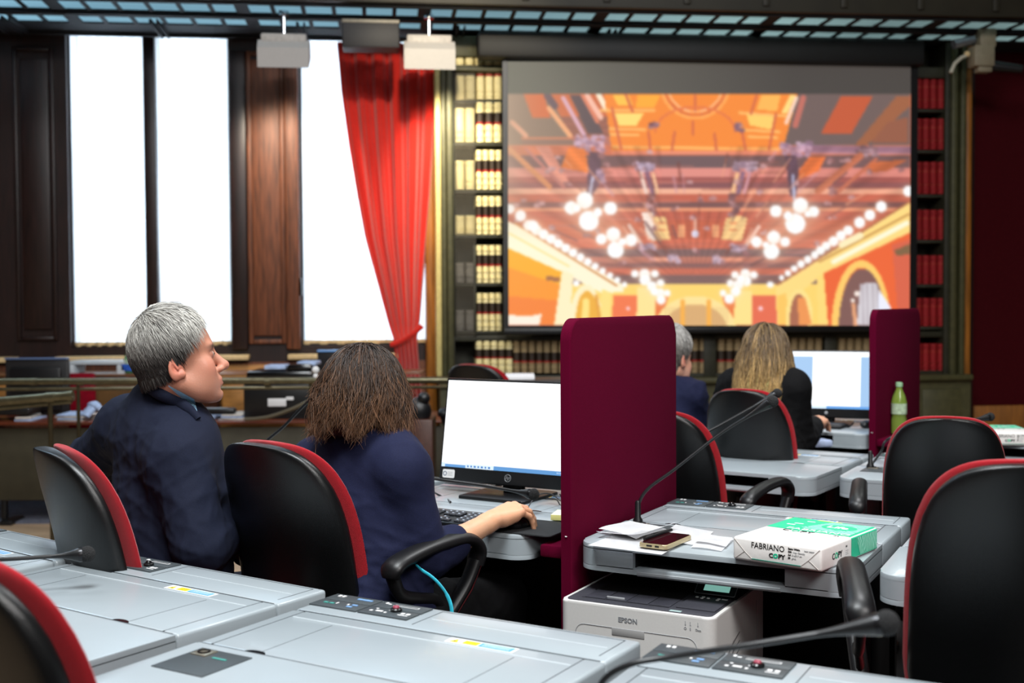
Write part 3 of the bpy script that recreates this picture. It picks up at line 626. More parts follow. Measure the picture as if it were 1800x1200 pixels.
_z = _n.new('ShaderNodeTexNoise'); _z.inputs['Scale'].default_value = 4; _c = _n.new('ShaderNodeValToRGB'); _c.color_ramp.elements[0].color = (.4, .5, .52, 1); _c.color_ramp.elements[1].color = (.8, .92, .92, 1)
fg.node_tree.links.new(_z.outputs[0], _c.inputs[0]); fg.node_tree.links.new(_c.outputs[0], _t.inputs[0])
struct(Geo().box(SL, SR, -tr0, -tr3, zg + .012, zg + .018).build('gallery_floor_glass', fg, loc=WO, rotz=WY))
for k in range(4):
    lamp('upper_gallery_lamp_%d' % k, 'AREA', WL(-5 + k * 3.4, .6, 5.6), 38 if k else 90, (.55, .78, 1) if k < 2 else (.93, 1, .95), 1.0, WL(-5 + k * 3.4, .6, 0))
# gallery books seen at the very top right edge
tag(Geo().box(WS(1395, 2, .5), WS(1690, 2, .5), -.75, -.5, zg + .98, zg + 1.2, .01).build('gallery_shelf_books', mat('blue_cloth', (40, 62, 110), .7, var=.3, vscale=40), loc=WO, rotz=WY), 'dark blue row of cloth bindings on the gallery at the very top edge', 'books', kind='stuff')

# ---------------------------------------------------------------- fittings hung under the gallery
def fl_head(px0, px1, y0, y1, label, t=.8, y_top=62, tilt=0.0):
    s0, s1 = WS(px0, y1, t), WS(px1, y1, t); z0, z1 = WZ(px0, y1, t), WZ(px0, y0, t); sc = (s0 + s1) / 2; w = s1 - s0
    o = thing('wall_washer_lamp', label, 'lamp', WL(sc, t, z1), WY, 'white wall washer lamps under the gallery')
    h = z1 - z0
    g = Geo(); n = 10
    pr = [(-.10, -h), (-.11, -h * .35), (-.05, -h * .05), (.05, 0), (.12, -h * .3), (.12, -h * .5)]
    bm0 = len(g.bm.verts)
    M = Matrix(((0, 0, 1, 0), (1, 0, 0, 0), (0, 1, 0, 0), (0, 0, 0, 1)))
    g.prism(pr, -w * .5, w * .5, 0, M, 0)
    g.build('lamp_head', mat('lamp_head_white', (178, 174, 170), .5, var=.01), o, smooth=False)
    Geo().box(-w * .44, w * .44, -.06, .08, -.03, .035, .01).build('gear_box', mat('lamp_grey_plastic', (178, 172, 166), .5), o)
    Geo().cyl((0, 0, .03), (0, 0, zg - z1), .012).cyl((0, 0, zg - z1 - .03), (0, 0, zg - z1), .035).build('hanger', CHROME, o)
    return o
fl_head(455, 545, 70, 123, 'white wall washer lamp hung over the panelled pier between the windows')
fl_head(710, 799, 72, 126, 'white wall washer lamp hung where the red drape meets the bookcase')
lamp('wall_washer_light_a', 'SPOT', WL(WS(500), .72, WZ(500, 118, .8)), 75, (1, .86, .66), .06, WL(WS(500), 0, 1.9), spot=95, blend=.7)
lamp('wall_washer_light_b', 'SPOT', WL(WS(765), .78, WZ(755, 118, .8)), 110, (1, .88, .62), .06, WL(WS(795), .2, 2.3), spot=80, blend=.9)
sp = thing('speaker_box', 'dark box loudspeaker hung above the red drape', 'speaker', WL(WS(652, 66, .85), .85, WZ(652, 66, .85)), WY)
hw = (WS(703, 66, .95) - WS(602, 66, .95)) / 2; hh = (WZ(650, 43, .95) - WZ(650, 89, .95)) / 2
Geo().box(-hw, hw, -.10, .10, -hh, hh, .012).build('cabinet', mat('speaker_grey', (30, 30, 34), .6, var=.1), sp)
Geo().box(-hw, hw, -.104, .10, hh - .012, hh + .012, .004).build('top_edge', mat('speaker_edge', (132, 126, 112), .5), sp)
sc_ = thing('surveillance_camera', 'pale bracketed camera with curved white cable below the gallery, above the red wall', 'camera', WL(WS(1728, 90, .7), .7, WZ(1728, 60, .7)), WY)
BEI = mat('camera_beige', (136, 126, 104), .5, var=.04)
k_ = .7
def L7(px, py): s, z = WP(px, py, k_); s0, z0 = WS(1728, 90, .7), WZ(1728, 60, .7); return s - s0, z - z0
def bx7(p0, p1, y0, y1, d, m, nm, bev=.01):
    a = L7(p0, y1); b = L7(p1, y0); return Geo().box(a[0], b[0], -d, d, a[1], b[1], bev).build(nm, m, sc_)
bx7(1718, 1746, 52, 84, .05, BEI, 'ceiling_bracket'); bx7(1707, 1742, 82, 118, .06, BEI, 'junction_box'); bx7(1716, 1740, 117, 128, .04, BEI, 'box_foot')
a = L7(1744, 116); b = L7(1790, 124); Geo().cyl((a[0], 0, a[1]), (b[0], -.05, b[1]), .04, .03).build('camera_body', BLACKP, sc_)
a = L7(1706, 94); b = L7(1700, 95); Geo().sph((b[0], 0, b[1]), .022).build('cable_gland', CREAM, sc_)
Geo().tube([(*L7(1704, 96)[:1], 0, L7(1704, 96)[1]), (L7(1690, 101)[0], 0, L7(1690, 101)[1]), (L7(1678, 112)[0], 0, L7(1678, 112)[1]), (L7(1671, 128)[0], 0, L7(1671, 128)[1])], .013, 10).build('cable', mat('cable_white', (190, 184, 166), .4), sc_)
a = L7(1676, 78); b = L7(1712, 70); Geo().cyl((a[0], 0, a[1]), (b[0], 0, b[1]), .035, .03).build('foil_wrapped_joint', mat('foil', (150, 156, 164), .3, metal=.8, bump=.8, bscale=60), sc_)

# ---------------------------------------------------------------- red drape, gathered by a tie-back
LE = [(75, 592), (160, 600), (260, 614), (340, 627), (420, 642), (500, 664), (560, 680), (598, 692), (620, 694), (700, 700), (790, 716)]
RE = [(75, 764), (160, 764), (260, 761), (340, 757), (420, 751), (500, 744), (560, 739), (598, 733), (620, 735), (700, 742), (790, 748)]
def interp(T, y): return float(np.interp(y, [a for a, b in T], [b for a, b in T]))
def drape(u, v):
    y = 75 + (800 - 75) * v; pa, pb = interp(LE, y), interp(RE, y)
    px = pa + (pb - pa) * (u ** (1.0)); s, z = WP(px, y, .12)
    amp = .05 * (1 - .6 * math.exp(-((y - 598) / 60) ** 2))
    sag = .02 * math.sin(3 * PI * v)
    t = .12 + amp * (math.sin(u * 34 + 1.5 * math.sin(v * 3)) * .6 + math.sin(u * 71 + 4 * v) * .22) + sag
    if abs(y - 598) < 14: t += .02
    return (s, -t, z)
DRP = mat('drape_red', (192, 36, 28), .85, spec=.15, var=.08, vscale=120, sheen=.3, bump=.15, bscale=500)
dr = Geo().surf(drape, 120, 60).build('drape', DRP, loc=WO, rotz=WY, ang=180)
tag(dr, 'tall red drape pulled aside by a tie-back next to the bookcase', 'curtain')
g = Geo(); pts = []
for k in range(14):
    u = k / 13; px = 686 + 56 * u; y = 606 - 34 * u ** 1.6; s, z = WP(px, y, .2); pts.append((s, -.2 + .03 * math.cos(PI * u), z))
g.tube(pts, .02, 10, sx=.5).build('tie_back', DRP, dr)
struct(Geo().box(WS(746), WS(766), -.1, 0, 0, zg, .03).build('trim_10', GOLDW, loc=WO, rotz=WY))
# ---------------------------------------------------------------- desks
DW, DD, DZ = .664, .70, .74
TEAL = mat('teal_mark', (70, 150, 140), .4, var=0); WHM = mat('white_mark', (225, 225, 225), .5, var=0); BLM = mat('blue_mark', (120, 160, 205), .4, var=0)
YEL = mat('sticker_yellow', (250, 214, 30), .5, var=0); BLU = mat('sticker_blue', (70, 150, 205), .5, var=0); BLK = mat('ink_black', (20, 20, 20), .6, var=0)
REDB = mat('button_red', (150, 62, 80), .35, var=0)
def make_desk(label):
    t = thing('desk', label, 'desk')
    g = Geo().box(.001, DW - .001, -.1365, 0, DZ - .062, DZ, .007, 3); g.build('rear_top', DESK, t)
    g = Geo().box(.0, DW, -.3835, -.1385, DZ - .062, DZ, .007, 3); ld = g.build('lid_top', DESK, t)
    # front part: slab with rounded outer corners, cut by an open slot for a drawer
    g = Geo(); pl = rrect(0, DW, -DD, -.3855, [.003, .003, .055, .055], 8)
    g.prism(pl, DZ - .012, DZ, bev=.004); g.prism(pl, DZ - .064, DZ - .050, bev=.004)
    lft = [p for p in pl if p[0] < .1] ; rgt = [p for p in pl if p[0] > DW - .1]
    g.prism([(.15, -.39), ] + lft + [(.15, -DD + .0)], DZ - .052, DZ - .010)
    g.prism([(DW - .15, -DD + .0)] + rgt[::1][len(rgt) // 2:] + rgt[:len(rgt) // 2] + [(DW - .15, -.39)], DZ - .052, DZ - .010)
    g.box(.15, DW - .15, -.42, -.39, DZ - .055, DZ - .01)
    g.build('front_top', DESK, t)
    Geo().box(.15, DW - .15, -.67, -.40, DZ - .0505, DZ - .0485).box(.149, .152, -.685, -.4, DZ - .05, DZ - .012).box(DW - .152, DW - .149, -.685, -.4, DZ - .05, DZ - .012).build('drawer_slot', BLACKP, t)
    Geo().tube([(.16, -DD + .006, DZ - .060), (DW - .16, -DD + .006, DZ - .060)], .008, 10).build('slot_rail', DESKS, t)
    # seams of the hinged lids, proud by a fraction of a millimetre
    g = Geo(); z0, z1 = DZ - .001, DZ + .0003; w = .0009
    def ln(x0, y0, x1, y1, ww=w): g.box(min(x0, x1) - ww, max(x0, x1) + ww, min(y0, y1) - ww, max(y0, y1) + ww, z0, z1)
    ln(.030, -.142, .030, -.3835); ln(.624, -.142, .624, -.3835); ln(.137, -.19, .137, -.372, .0005); ln(.52, -.19, .52, -.372, .0005)
    ln(.259, -.013, .638, -.013); ln(.259, -.013, .259, -.112); ln(.638, -.013, .638, -.112); ln(.012, -.1375, .652, -.1375, .0006); ln(.012, -.3845, .652, -.3845, .0012)
    g.build('lid_seam', SEAM, ld)
    g = Geo(); g.box(.035, .62, -.1805, -.179, z0, DZ + .0006); g.box(.27, .63, -.0665, -.0655, z0, DZ + .0005); g.build('lid_ridge', mat('ridge_light', (214, 222, 226), .4, var=0), ld)
    for x in (.130, .505):
        Geo().prism([(x + .022 * math.cos(a), -.3835 + .012 * math.sin(a)) for a in [PI * j / 10 for j in range(11)]], z0, DZ + .0004).build('finger_notch', BLACKS, ld)
    # control panel: two black blocks with keys, a knob and markings
    g = Geo()
    for x0, x1 in ((.004, .118), (.122, .236)):
        g.box(x0, x1, -.0535, -.012, DZ - .002, DZ + .003, .0012); g.box(x0, x1 - .0, -.099, -.056, DZ - .002, DZ + .003, .0012)
    cpn = g.build('control_panel', PANEL, t)
    g = Geo(); zt = DZ + .0031
    for x, y in ((.020, -.022), (.030, -.022)): g.box(x, x + .006, y - .009, y, zt, zt + .0012)
    for x0, x1, y0, y1 in ((.135, .140, -.028, -.020), (.143, .150, -.03, -.026), (.158, .215, -.034, -.0325), (.158, .215, -.026, -.0255), (.214, .216, -.034, -.026), (.150, .165, -.080, -.073), (.138, .144, -.083, -.077), (.171, .176, -.083, -.077), (.142, .147, -.066, -.062), (.172, .177, -.066, -.062),
                           (.205, .213, -.076, -.068), (.217, .225, -.076, -.068), (.204, .226, -.084, -.081), (.076, .080, -.073, -.067), (.05, .053, -.075, -.066)):
        g.box(x0, x1, y0, y1, zt, zt + .0005)
    g.build('marking_print', WHM, cpn)
    for x0, x1, y0, y1 in ((.024, .034, -.080, -.074), (.038, .048, -.080, -.074)): Geo().box(x0, x1, y0, y1, zt, zt + .0012).build('teal_key', TEAL, cpn)
    for x0, x1, y0, y1 in ((.070, .105, -.033, -.026), (.088, .100, -.073, -.067), (.084, .096, -.086, -.080)): Geo().box(x0, x1, y0, y1, zt, zt + .0012).build('blue_key', BLM, cpn)
    k = Geo().lathe([(.0115, 0), (.0115, .004), (.009, .006)], (.186, -.062, zt)).build('talk_key', BLACKS, cpn)
    Geo().lathe([(.0062, 0), (.0065, .003), (.005, .005), (.002, .0056)], (.186, -.062, zt + .005)).build('key_cap', REDB, k)
    # warning sticker
    st = Geo().box(.369, .505, -.1715, -.1455, DZ, DZ + .0005).build('warning_sticker', WHM, t)
    g = Geo(); z2 = DZ + .0009; g.prism([(.376, -.168), (.394, -.168), (.385, -.149)], DZ, z2); g.box(.402, .432, -.168, -.150, DZ, z2); g.build('yellow_print', YEL, st)
    Geo().box(.4345, .500, -.1685, -.1495, DZ, z2).build('blue_print', BLU, st)
    g = Geo(); z3 = DZ + .0011
    g.prism([(.3815, -.1655), (.3885, -.1655), (.385, -.1575)], DZ, z3)
    for y in (-.154, -.158, -.162, -.166): g.box(.405, .429, y, y + .0008, DZ, z3)
    g.build('black_print', BLK, st)
    g = Geo()
    for y in (-.1545, -.159, -.1635): g.box(.440, .495, y, y + .0012, DZ, z3)
    g.build('white_print', WHM, st)
    # square plate with microphone socket
    cp = Geo().box(.036, .150, -.522, -.409, DZ - .002, DZ + .002, .0012).build('socket_plate', PANEL, t)
    so = Geo().box(.046, .080, -.447, -.417, DZ, DZ + .0045, .001).build('socket_flange', mat('socket_metal', (176, 168, 150), .3, metal=.8, var=0), cp)
    Geo().lathe([(.011, 0), (.011, .003), (.008, .003), (.008, .0005)], (.063, -.432, DZ + .0035)).build('socket', BLACKS, so)
    Geo().box(.095, .125, -.447, -.442, DZ, DZ + .0032).build('status_lamp', TEAL, cp)
    # under the top
    Geo().box(.03, DW - .03, -.06, -.035, .12, DZ - .064).build('modesty_panel', BLACKP, t)
    for x in (.035, DW - .075):
        Geo().box(x, x + .04, -.34, -.10, .03, DZ - .064, .006).box(x - .005, x + .045, -.56, -.02, 0, .035, .01).build('leg', BLACKP, t)
    return t
def UE(yaw): y = math.radians(yaw); return Vector((math.sin(y), math.cos(y), 0)), Vector((math.cos(y), -math.sin(y), 0))
proto = make_desk('proto'); DESKSP = {}
def place_desk(key, o, yaw, label):
    global proto
    if proto is not None: t = proto; proto = None; t.location = o; t.rotation_euler = (0, 0, -math.radians(yaw)); t['label'] = label
    else: t = dup(DESKSP['_0'], o, -math.radians(yaw), label)
    if not DESKSP: DESKSP['_0'] = t
    t['group'] = 'grey desk modules of the chamber'
    DESKSP[key] = (Vector((o[0], o[1], 0)), yaw); return t
def DL(key, x, y, z=DZ):
    o, yaw = DESKSP[key]; u, e = UE(yaw); return o + e * x + u * y + Vector((0, 0, z))
def G0(px, py): p = GZ(px, py, DZ); return Vector((p.x, p.y, 0))
oA = G0(575, 1036) - UE(34)[1] * DW
place_desk('A', oA, 34, 'grey desk module behind the round-tipped microphone, in front of the two nearest black chairs')
oL = G0(191, 968) - UE(37.2)[1] * DW; place_desk('L', oL, 37.2, 'grey desk module cut off by the left edge of the picture')
place_desk('B', G0(597.5, 1042.5), 30.8, 'large nearest grey desk module with the square socket plate, in front of the printer')
place_desk('E', G0(1163, 1129), 28.4, 'grey desk module at the bottom edge, crossed by the blurred microphone stem')
oC = G0(1191, 876); place_desk('C', oC, 28.6, 'grey desk module carrying the paper ream and the phone, above the printer')
oM = oC - UE(29)[1] * .105 - UE(31.4)[1] * DW; place_desk('M', oM, 31.4, 'grey desk module under the large monitor and keyboard of the woman in navy')
oN = oM - UE(33)[1] * .045 - UE(35)[1] * DW; place_desk('N', oN, 35, 'grey desk module hidden behind the two people in navy')
place_desk('I', G0(1625, 912), 27.5, 'grey desk module mostly hidden behind the nearest chair at the right edge')
oD = G0(1537, 798) - UE(33.5)[1] * DW; place_desk('D', oD, 33.5, 'empty grey desk module in the third row, behind the paper ream')
oD2 = oD - UE(35)[1] * (DW + .04); place_desk('P', oD2, 36, 'grey desk module seen as a sliver between the near partition and its empty neighbour')
place_desk('F', G0(1548, 796), 29, 'grey desk module in front of the third-row chair, with a microphone on its left side')
uJ, eJ = UE(34)
oJ = G0(1524, 764) + uJ * .70 - eJ * DW; place_desk('J', oJ, 34, 'grey desk module of the blonde woman, left of the far maroon partition')
oJ2 = oJ - eJ * (DW + .05) ; place_desk('Q', oJ2, 35, 'far grey desk module beside the grey-haired man behind the partition')
oK = G0(1648, 776) + UE(28)[0] * .70; place_desk('K', oK, 28, 'grey desk module at the right edge carrying the far paper ream')
for o_ in list(bpy.data.objects):
    if o_.name.startswith('key_cap') and o_.parent and o_.parent.parent and o_.parent.parent.parent is not None:
        if (o_.parent.parent.parent.location - Vector(oA)).length < .01 or (o_.parent.parent.parent.location - Vector(oC)).length < .01: o_.data = o_.data.copy(); o_.data.materials[0] = BLACKS
for y0 in (0,):
    p = DL('F', .02, -.56, 0); o = Geo().box(0, .045, 0, .30, .0, DZ - .066, .01).build('desk_support', DESKS, loc=p, rotz=-math.radians(29)); tag(o, 'pale grey upright supporting the left side of the third-row desk with the microphone', 'desk support')

# ---------------------------------------------------------------- chairs
def loft(g, rings, mi=0):
    R = [[g.bm.verts.new(p) for p in r] for r in rings]; n = len(R[0])
    for i in range(len(R) - 1):
        for k in range(n): g.bm.faces.new((R[i][k], R[i][(k + 1) % n], R[i + 1][(k + 1) % n], R[i + 1][k])).material_index = mi
    g.bm.faces.new(R[0][::-1]); g.bm.faces.new(R[-1]); return g
def sup(a, p): return math.copysign(abs(a) ** (2 / p), a)
def back_y(z):
    t = (z - .5) / .5; return -.19 - .03 * t - .065 * t * t
def back_hw(z, W=.210):
    b = W * (.86 + .14 * min(1, (z - .46) / .18)); zc, zt = .70, 1.0
    if z <= zc: return b
    k = min(1, (z - zc) / (zt - zc)); return b * (1 - k ** 3.4) ** (1 / 3.4)
def back_body(dy, th, inset, zlo, zhi_ins, p):
    rings = []; zs = [zlo + (1 - math.cos(PI * .5 * k / 5)) * .04 for k in range(5)] + [zlo + .04 + (.93 - zlo - .04) * k / 16 for k in range(17)]
    zs += [.93 + (1.0 - zhi_ins - .93) * math.sin(PI * .5 * k / 12) for k in range(1, 13)]
    for i, z in enumerate(zs):
        hw = max(.012, back_hw(min(z + zhi_ins * .9, .99995)) - inset); tt = th
        if i < 5: tt = th * (.25 + .75 * i / 5)
        edge = 1 - max(0, (z - .9) / .1); tt *= (.55 + .45 * max(0, edge) ** .5) if z > .9 else 1
        ring = []
        for k in range(40):
            a = 2 * PI * k / 40; x = hw * sup(math.cos(a), 2.0 if p < 3 else 2.3); y = tt * sup(math.sin(a), p)
            ring.append(Vector((x, back_y(z) + dy + y + .055 * (x / .23) ** 2 - (.02 if False else 0), z)))
        rings.append(ring)
    return rings
def make_chair(label):
    t = thing('office_chair', label, 'chair')
    loft(Geo(), back_body(-.022, .030, .002, .42, .004, 3.6)).build('back_shell', SHELL, t, ang=60)
    loft(Geo(), back_body(.016, .019, -.002, .44, -.0, 2.2)).build('back_cushion', RED, t, ang=60)
    rings = []
    for k in range(9):
        a = PI * k / 8; z = .478 - .036 * math.cos(a); s = .93 + .07 * math.sin(a) ** .6 if 0 < k < 8 else .90
        rings.append([Vector((x * s, y * s - .0 + .03, z + .0 - (.03 * max(0, y - .12) ** 1 / .12 if y > .12 else 0))) for x, y in rrect(-.24, .24, -.21, .23, [.12, .12, .09, .09], 6)])
    loft(Geo(), rings).build('seat_cushion', RED, t, ang=60)
    Geo().prism(rrect(-.215, .215, -.17, .22, .08), .425, .450, bev=.01).build('seat_pan', BLACKP, t)
    Geo().tube([(0, -.06, .42), (0, -.20, .41), (0, -.27, .46), (0, -.265, .60)], [.03, .035, .035, .02], 12, sx=1.8).build('back_bracket', BLACKP, t)
    Geo().lathe([(.05, .42), (.04, .37), (.028, .36), (.028, .20), (.034, .19), (.034, .09)]).build('gas_column', BLACKS, t)
    for k in range(5):
        a = 2 * PI * k / 5 + .3; c, s = math.cos(a), math.sin(a)
        g = Geo().tube([(0, 0, .11), (c * .14, s * .14, .115), (c * .29, s * .29, .085)], [.034, .028, .02], 10)
        lg = g.build('leg', BLACKP, t)
        Geo().cyl((c * .29 - s * .022, s * .29 + c * .022, .03), (c * .29 + s * .022, s * .29 - c * .022, .03), .03).cyl((c * .29, s * .29, .04), (c * .29, s * .29, .085), .012).build('caster', BLACKS, lg)
    for sx in (-1, 1):
        X = sx * .298
        g = Geo()
        pad = [(X, -.192, .698), (X, -.186, .718), (X, -.155, .733), (X, -.07, .748), (X, .02, .753), (X, .075, .745), (X, .105, .718), (X - sx * .004, .102, .680)]
        smt(g, pad, [.013, .018, .0175, .0165, .0165, .0165, .016, .014], 16, sx=1.8, up=(0, -1, .2))
        smt(g, [(X - sx * .004, .102, .690), (X - sx * .01, .07, .63), (X - sx * .02, .0, .55), (X - sx * .035, -.05, .47), (X - sx * .07, -.06, .435)], [.015, .0145, .014, .014, .014], 12, sx=1.5)
        smt(g, [(X, -.185, .705), (X, -.16, .655), (X, -.10, .635), (X - sx * .01, -.03, .615), (X - sx * .018, .005, .575)], [.014, .012, .010, .010, .010], 10, sx=1.4)
        ar = g.build('armrest', ARMP, t, ang=70); ar.location = (0, .03, 0)
        Geo().tube([(X + sx * .012, .112, .69), (X - sx * .0, .082, .62), (X - sx * .010, .015, .545), (X - sx * .02, -.03, .50)], .0035, 8).build('bright_edge', CHROME, ar)
    return t
ARMP = mat('armrest_black', (13, 13, 15), .42, var=0)
chair_proto = make_chair('proto'); _cu = [False]
def place_chair(px, py, yaw, label, z=1.0, zt=None, sx=1.0):
    p = GZ(px, py, zt or z); y = math.radians(yaw); u = Vector((math.sin(y), math.cos(y), 0)); b = Vector((p.x, p.y, 0)) + u * .30
    if not _cu[0]: t = chair_proto; _cu[0] = True; t.location = b; t.rotation_euler = (0, 0, -y); t['label'] = label
    else: t = dup(chair_proto, b, -y, label)
    t.scale = (sx, 1, (zt or z))
    t['group'] = 'black and red swivel chairs'; return t
chW = place_chair(452, 777, 40, 'black-backed red swivel chair the woman in navy sits on, curved armrest in view')
chM = place_chair(84, 785, 55, 'black-backed red swivel chair behind the grey-haired man in the suit')
chF = place_chair(1816, 812, 12, 'large dark swivel chair at the right edge, red seat corner showing', z=1.0, zt=1.06, sx=.86)
chG = place_chair(1664, 733, 18, 'swivel chair in front of the far green ream, its rounded back seen squarely', sx=.80)
chH = place_chair(1150, 722, 38, 'swivel chair half hidden by the near maroon partition, only its red edge in view', z=.985, sx=.82)
chB = place_chair(1300, 684, 34, 'swivel chair directly behind the blonde woman in black', sx=.80)
chV = place_chair(826, 640, 35, 'distant swivel chair whose rounded top shows above the large monitor')
chZ = place_chair(-118, 975, 38, 'blurred nearest swivel chair cut off by the bottom left corner', sx=.85)
for c_ in (chM, chZ, chB):
    for k_ in c_.children:
        if k_.name.startswith('armrest'): k_.location.z -= .11

# ---------------------------------------------------------------- maroon partitions
def partition(o, yaw, e0, e1, label, led, ylo=-.70, yhi=.01):
    t = thing('partition_panel', label, 'partition', o, -math.radians(yaw))
    M = Matrix(((0, 0, 1, 0), (1, 0, 0, 0), (0, 1, 0, 0), (0, 0, 0, 1)))
    Geo().prism(rrect(ylo, yhi, .02, 1.283, [.055, .055, .01, .01], 8), e0, e1, M=M, bev=.005).build('felt_panel', MAROON, t, ang=50)
    Geo().box(led[0], led[1], ylo + .012, yhi - .03, .690, .722, .006).build('side_ledge', MAROON, t)
    Geo().tube([(e0 + (e1 - e0) * .5, ylo - .001, .75), (e0 + (e1 - e0) * .5, ylo - .001, .752)], .003, 8).build('pin', WHM, t)
    return t
partition((oC.x, oC.y, 0), 28.9, -.036, -.008, 'tall maroon felt partition standing between the large monitor and the papers', (-.102, -.037))
partition((oJ.x, oJ.y, 0), 34, DW + .008, DW + .036, 'far maroon felt partition with a green bottle beside it', (DW + .037, DW + .11))

# ---------------------------------------------------------------- gooseneck microphones
FOAM = mat('foam_black', (28, 28, 29), .95, var=.3, vscale=500, bump=1.0, bscale=420)
MICR = mat('mic_ring', (46, 46, 48), .3, metal=.8, var=0)
def mic(pts, label, head=.016, hl=.05, stem=.0042, foam=True, base=True):
    pts = [Vector(p) for p in pts]; o0 = Vector((pts[0].x, pts[0].y, pts[0].z))
    t = thing('gooseneck_microphone', label, 'microphone', o0, 0, 'gooseneck microphones on the desks')
    P = [p - o0 for p in bez(pts, 10)]; n = len(P)
    d = (P[-1] - P[-2]).normalized()
    R = [stem * (1.5 if i < 3 else 1) for i in range(n)]
    Geo().tube(P, R, 10).build('gooseneck', BLACKP, t)
    e = P[-1]; h = head
    prof = [(stem, -hl - .02), (stem * 1.3, -hl), (h * .55, -hl * .5), (h * .80, -.006), (h * .84, 0)]
    M = Matrix.Translation(e + d * (hl + .01)) @ d.to_track_quat('Z', 'Y').to_matrix().to_4x4()
    hd = Geo().lathe(prof, M=M, seg=20).build('microphone_body', BLACKP, t)
    Geo().lathe([(h * .86, -.003), (h * .88, .001), (h * .86, .004)], M=M, seg=20).build('metal_ring', MICR, hd)
    Geo().sph((0, 0, h * .75), h, 20, sc=(1, 1, .95), M=M).build('foam_windscreen', FOAM, t)
    if base: Geo().lathe([(.013, -.004), (.013, .004), (.008, .012), (.0075, .05), (.005, .055)]).build('socket_plug', BLACKP, t)
    return t
c0 = DL('C', .045, -.415, DZ + .006); Yc = c0.y
mic([c0, AY(1123, 885, Yc), AY(1140, 858, Yc), AY(1185, 825, Yc - .01), AY(1262, 765, Yc - .02), AY(1316, 731, Yc - .04)], 'gooseneck microphone rising from the papers in front of the near maroon partition')
c0 = DL('P', .30, -.45, DZ + .006); c0 = AY(1150, 806, 3.72); c0.z = DZ + .006
mic([c0, AY(1153, 798, 3.74), AY(1185, 784, 3.76), AY(1250, 755, 3.78), AY(1332, 710, 3.78)], 'farther dark gooseneck microphone pointing at the blonde woman')
a0_ = DL('L', .052, -.43, DZ + .006); q = AY(-150, 1010, 2.30); q.z = DZ + .006
mic([q, AY(-140, 988, 2.31), AY(-80, 983, 2.32), AY(0, 983, 2.33), AY(100, 977, 2.36)], 'low gooseneck microphone with round tip above the left desk, cut by the picture edge', head=.0172, hl=.035)
c0 = DL('E', .052, -.43, DZ + .006)
mic([c0, AY(1040, 1235, 1.56), AY(1066, 1190, 1.56), AY(1112, 1166, 1.55), AY(1180, 1154, 1.54), AY(1300, 1136, 1.50), AY(1450, 1112, 1.47)], 'blurred nearest gooseneck microphone reaching across the bottom of the picture', head=.0165, hl=.055)
c0 = DL('F', .052, -.43, DZ + .006); Yf = c0.y
mic([c0, AY(1549, 793, Yf), AY(1556, 776, Yf), AY(1580, 764, Yf), AY(1650, 750, Yf + .1), AY(1712, 738, Yf + .15)], 'gooseneck microphone curving behind the rounded chair back in the third row')
c0 = AY(440, 806, 3.45); c0.z = DZ + .006
mic([c0, AY(452, 796, 3.45), AY(500, 748, 3.45), AY(545, 702, 3.44), AY(585, 672, 3.43)], 'slanting gooseneck microphone between the man and the woman in navy')
c0 = DL('M', .052, -.43, DZ + .006); p1 = AY(762, 841, 3.32)
mic([c0, c0 + Vector((0, 0, .08)), AY(700, 828, 3.28), p1, AY(840, 852, 3.25), AY(905, 863, 3.2)], 'gooseneck microphone lying low across the foot of the large monitor', head=.0165, hl=.035)

# ---------------------------------------------------------------- monitors
def make_monitor(label, pic, w=.49, h=.318, chin=.042):
    t = thing('desktop_monitor', label, 'monitor'); zb = .034
    T = Matrix.Translation((0, 0, zb)) @ Matrix.Rotation(math.radians(-9.5), 4, 'X')
    hd = Geo().box(-w / 2, w / 2, 0, .035, 0, h, .006, M=T).box(-w / 2 + .06, w / 2 - .06, .03, .06, .04, h - .05, .012, M=T).build('monitor_case', BLACKP, t)
    P, RGB = pic(w - .016, h - chin - .008)
    P = P.copy(); P[..., 2] += chin; P[..., 1] = -.0012
    V = np.array(T); Pw = P @ V[:3, :3].T + V[:3, 3]
    grid_picture('lit_screen', Pw, RGB, M_picture(1.25, .02), t)
    Geo().box(-.035, .035, .035, .06, .01, .2, .006).box(-.03, .03, .03, .05, .0, .1, .006).build('stand_neck', BLACKS, t)
    Geo().prism(rrect(-.115, .115, -.09, .12, .01), 0, .008, bev=.003).build('stand_base', BLACKP, t)
    return t, T
def scr_office(w, h):
    nx, ny = 240, 140; x = np.linspace(-w / 2, w / 2, nx); z = np.linspace(h, 0, ny); X, Z = np.meshgrid(x, z); I = np.zeros((ny, nx, 3)) + np.array((252, 253, 255.))
    r = np.random.default_rng(5)
    def rc(u0, u1, v0, v1, c): I[int(v0 * ny):int(v1 * ny), int(u0 * nx):int(u1 * nx)] = c
    for k in range(10): rc(.06, .07 + r.uniform(.02, .06), .12 + k * .045, .125 + k * .045, (222, 228, 236))
    for k in range(3): rc(.26, .30, .10 + k * .045, .106 + k * .045, (214, 222, 232))
    rc(0, 1, .955, 1, (84, 140, 196)); rc(0, .40, .945, .97, (240, 246, 252)); rc(.19, .40, .955, 1, (206, 224, 240)); rc(0, .03, .955, 1, (200, 220, 240))
    for k in range(7): rc(.20 + k * .027, .213 + k * .027, .965, .99, (40, 110, 180))
    for k in range(9): rc(.86 + k * .013, .866 + k * .013, .97, .985, (215, 232, 248))
    return np.stack([X, 0 * X, Z], -1), I
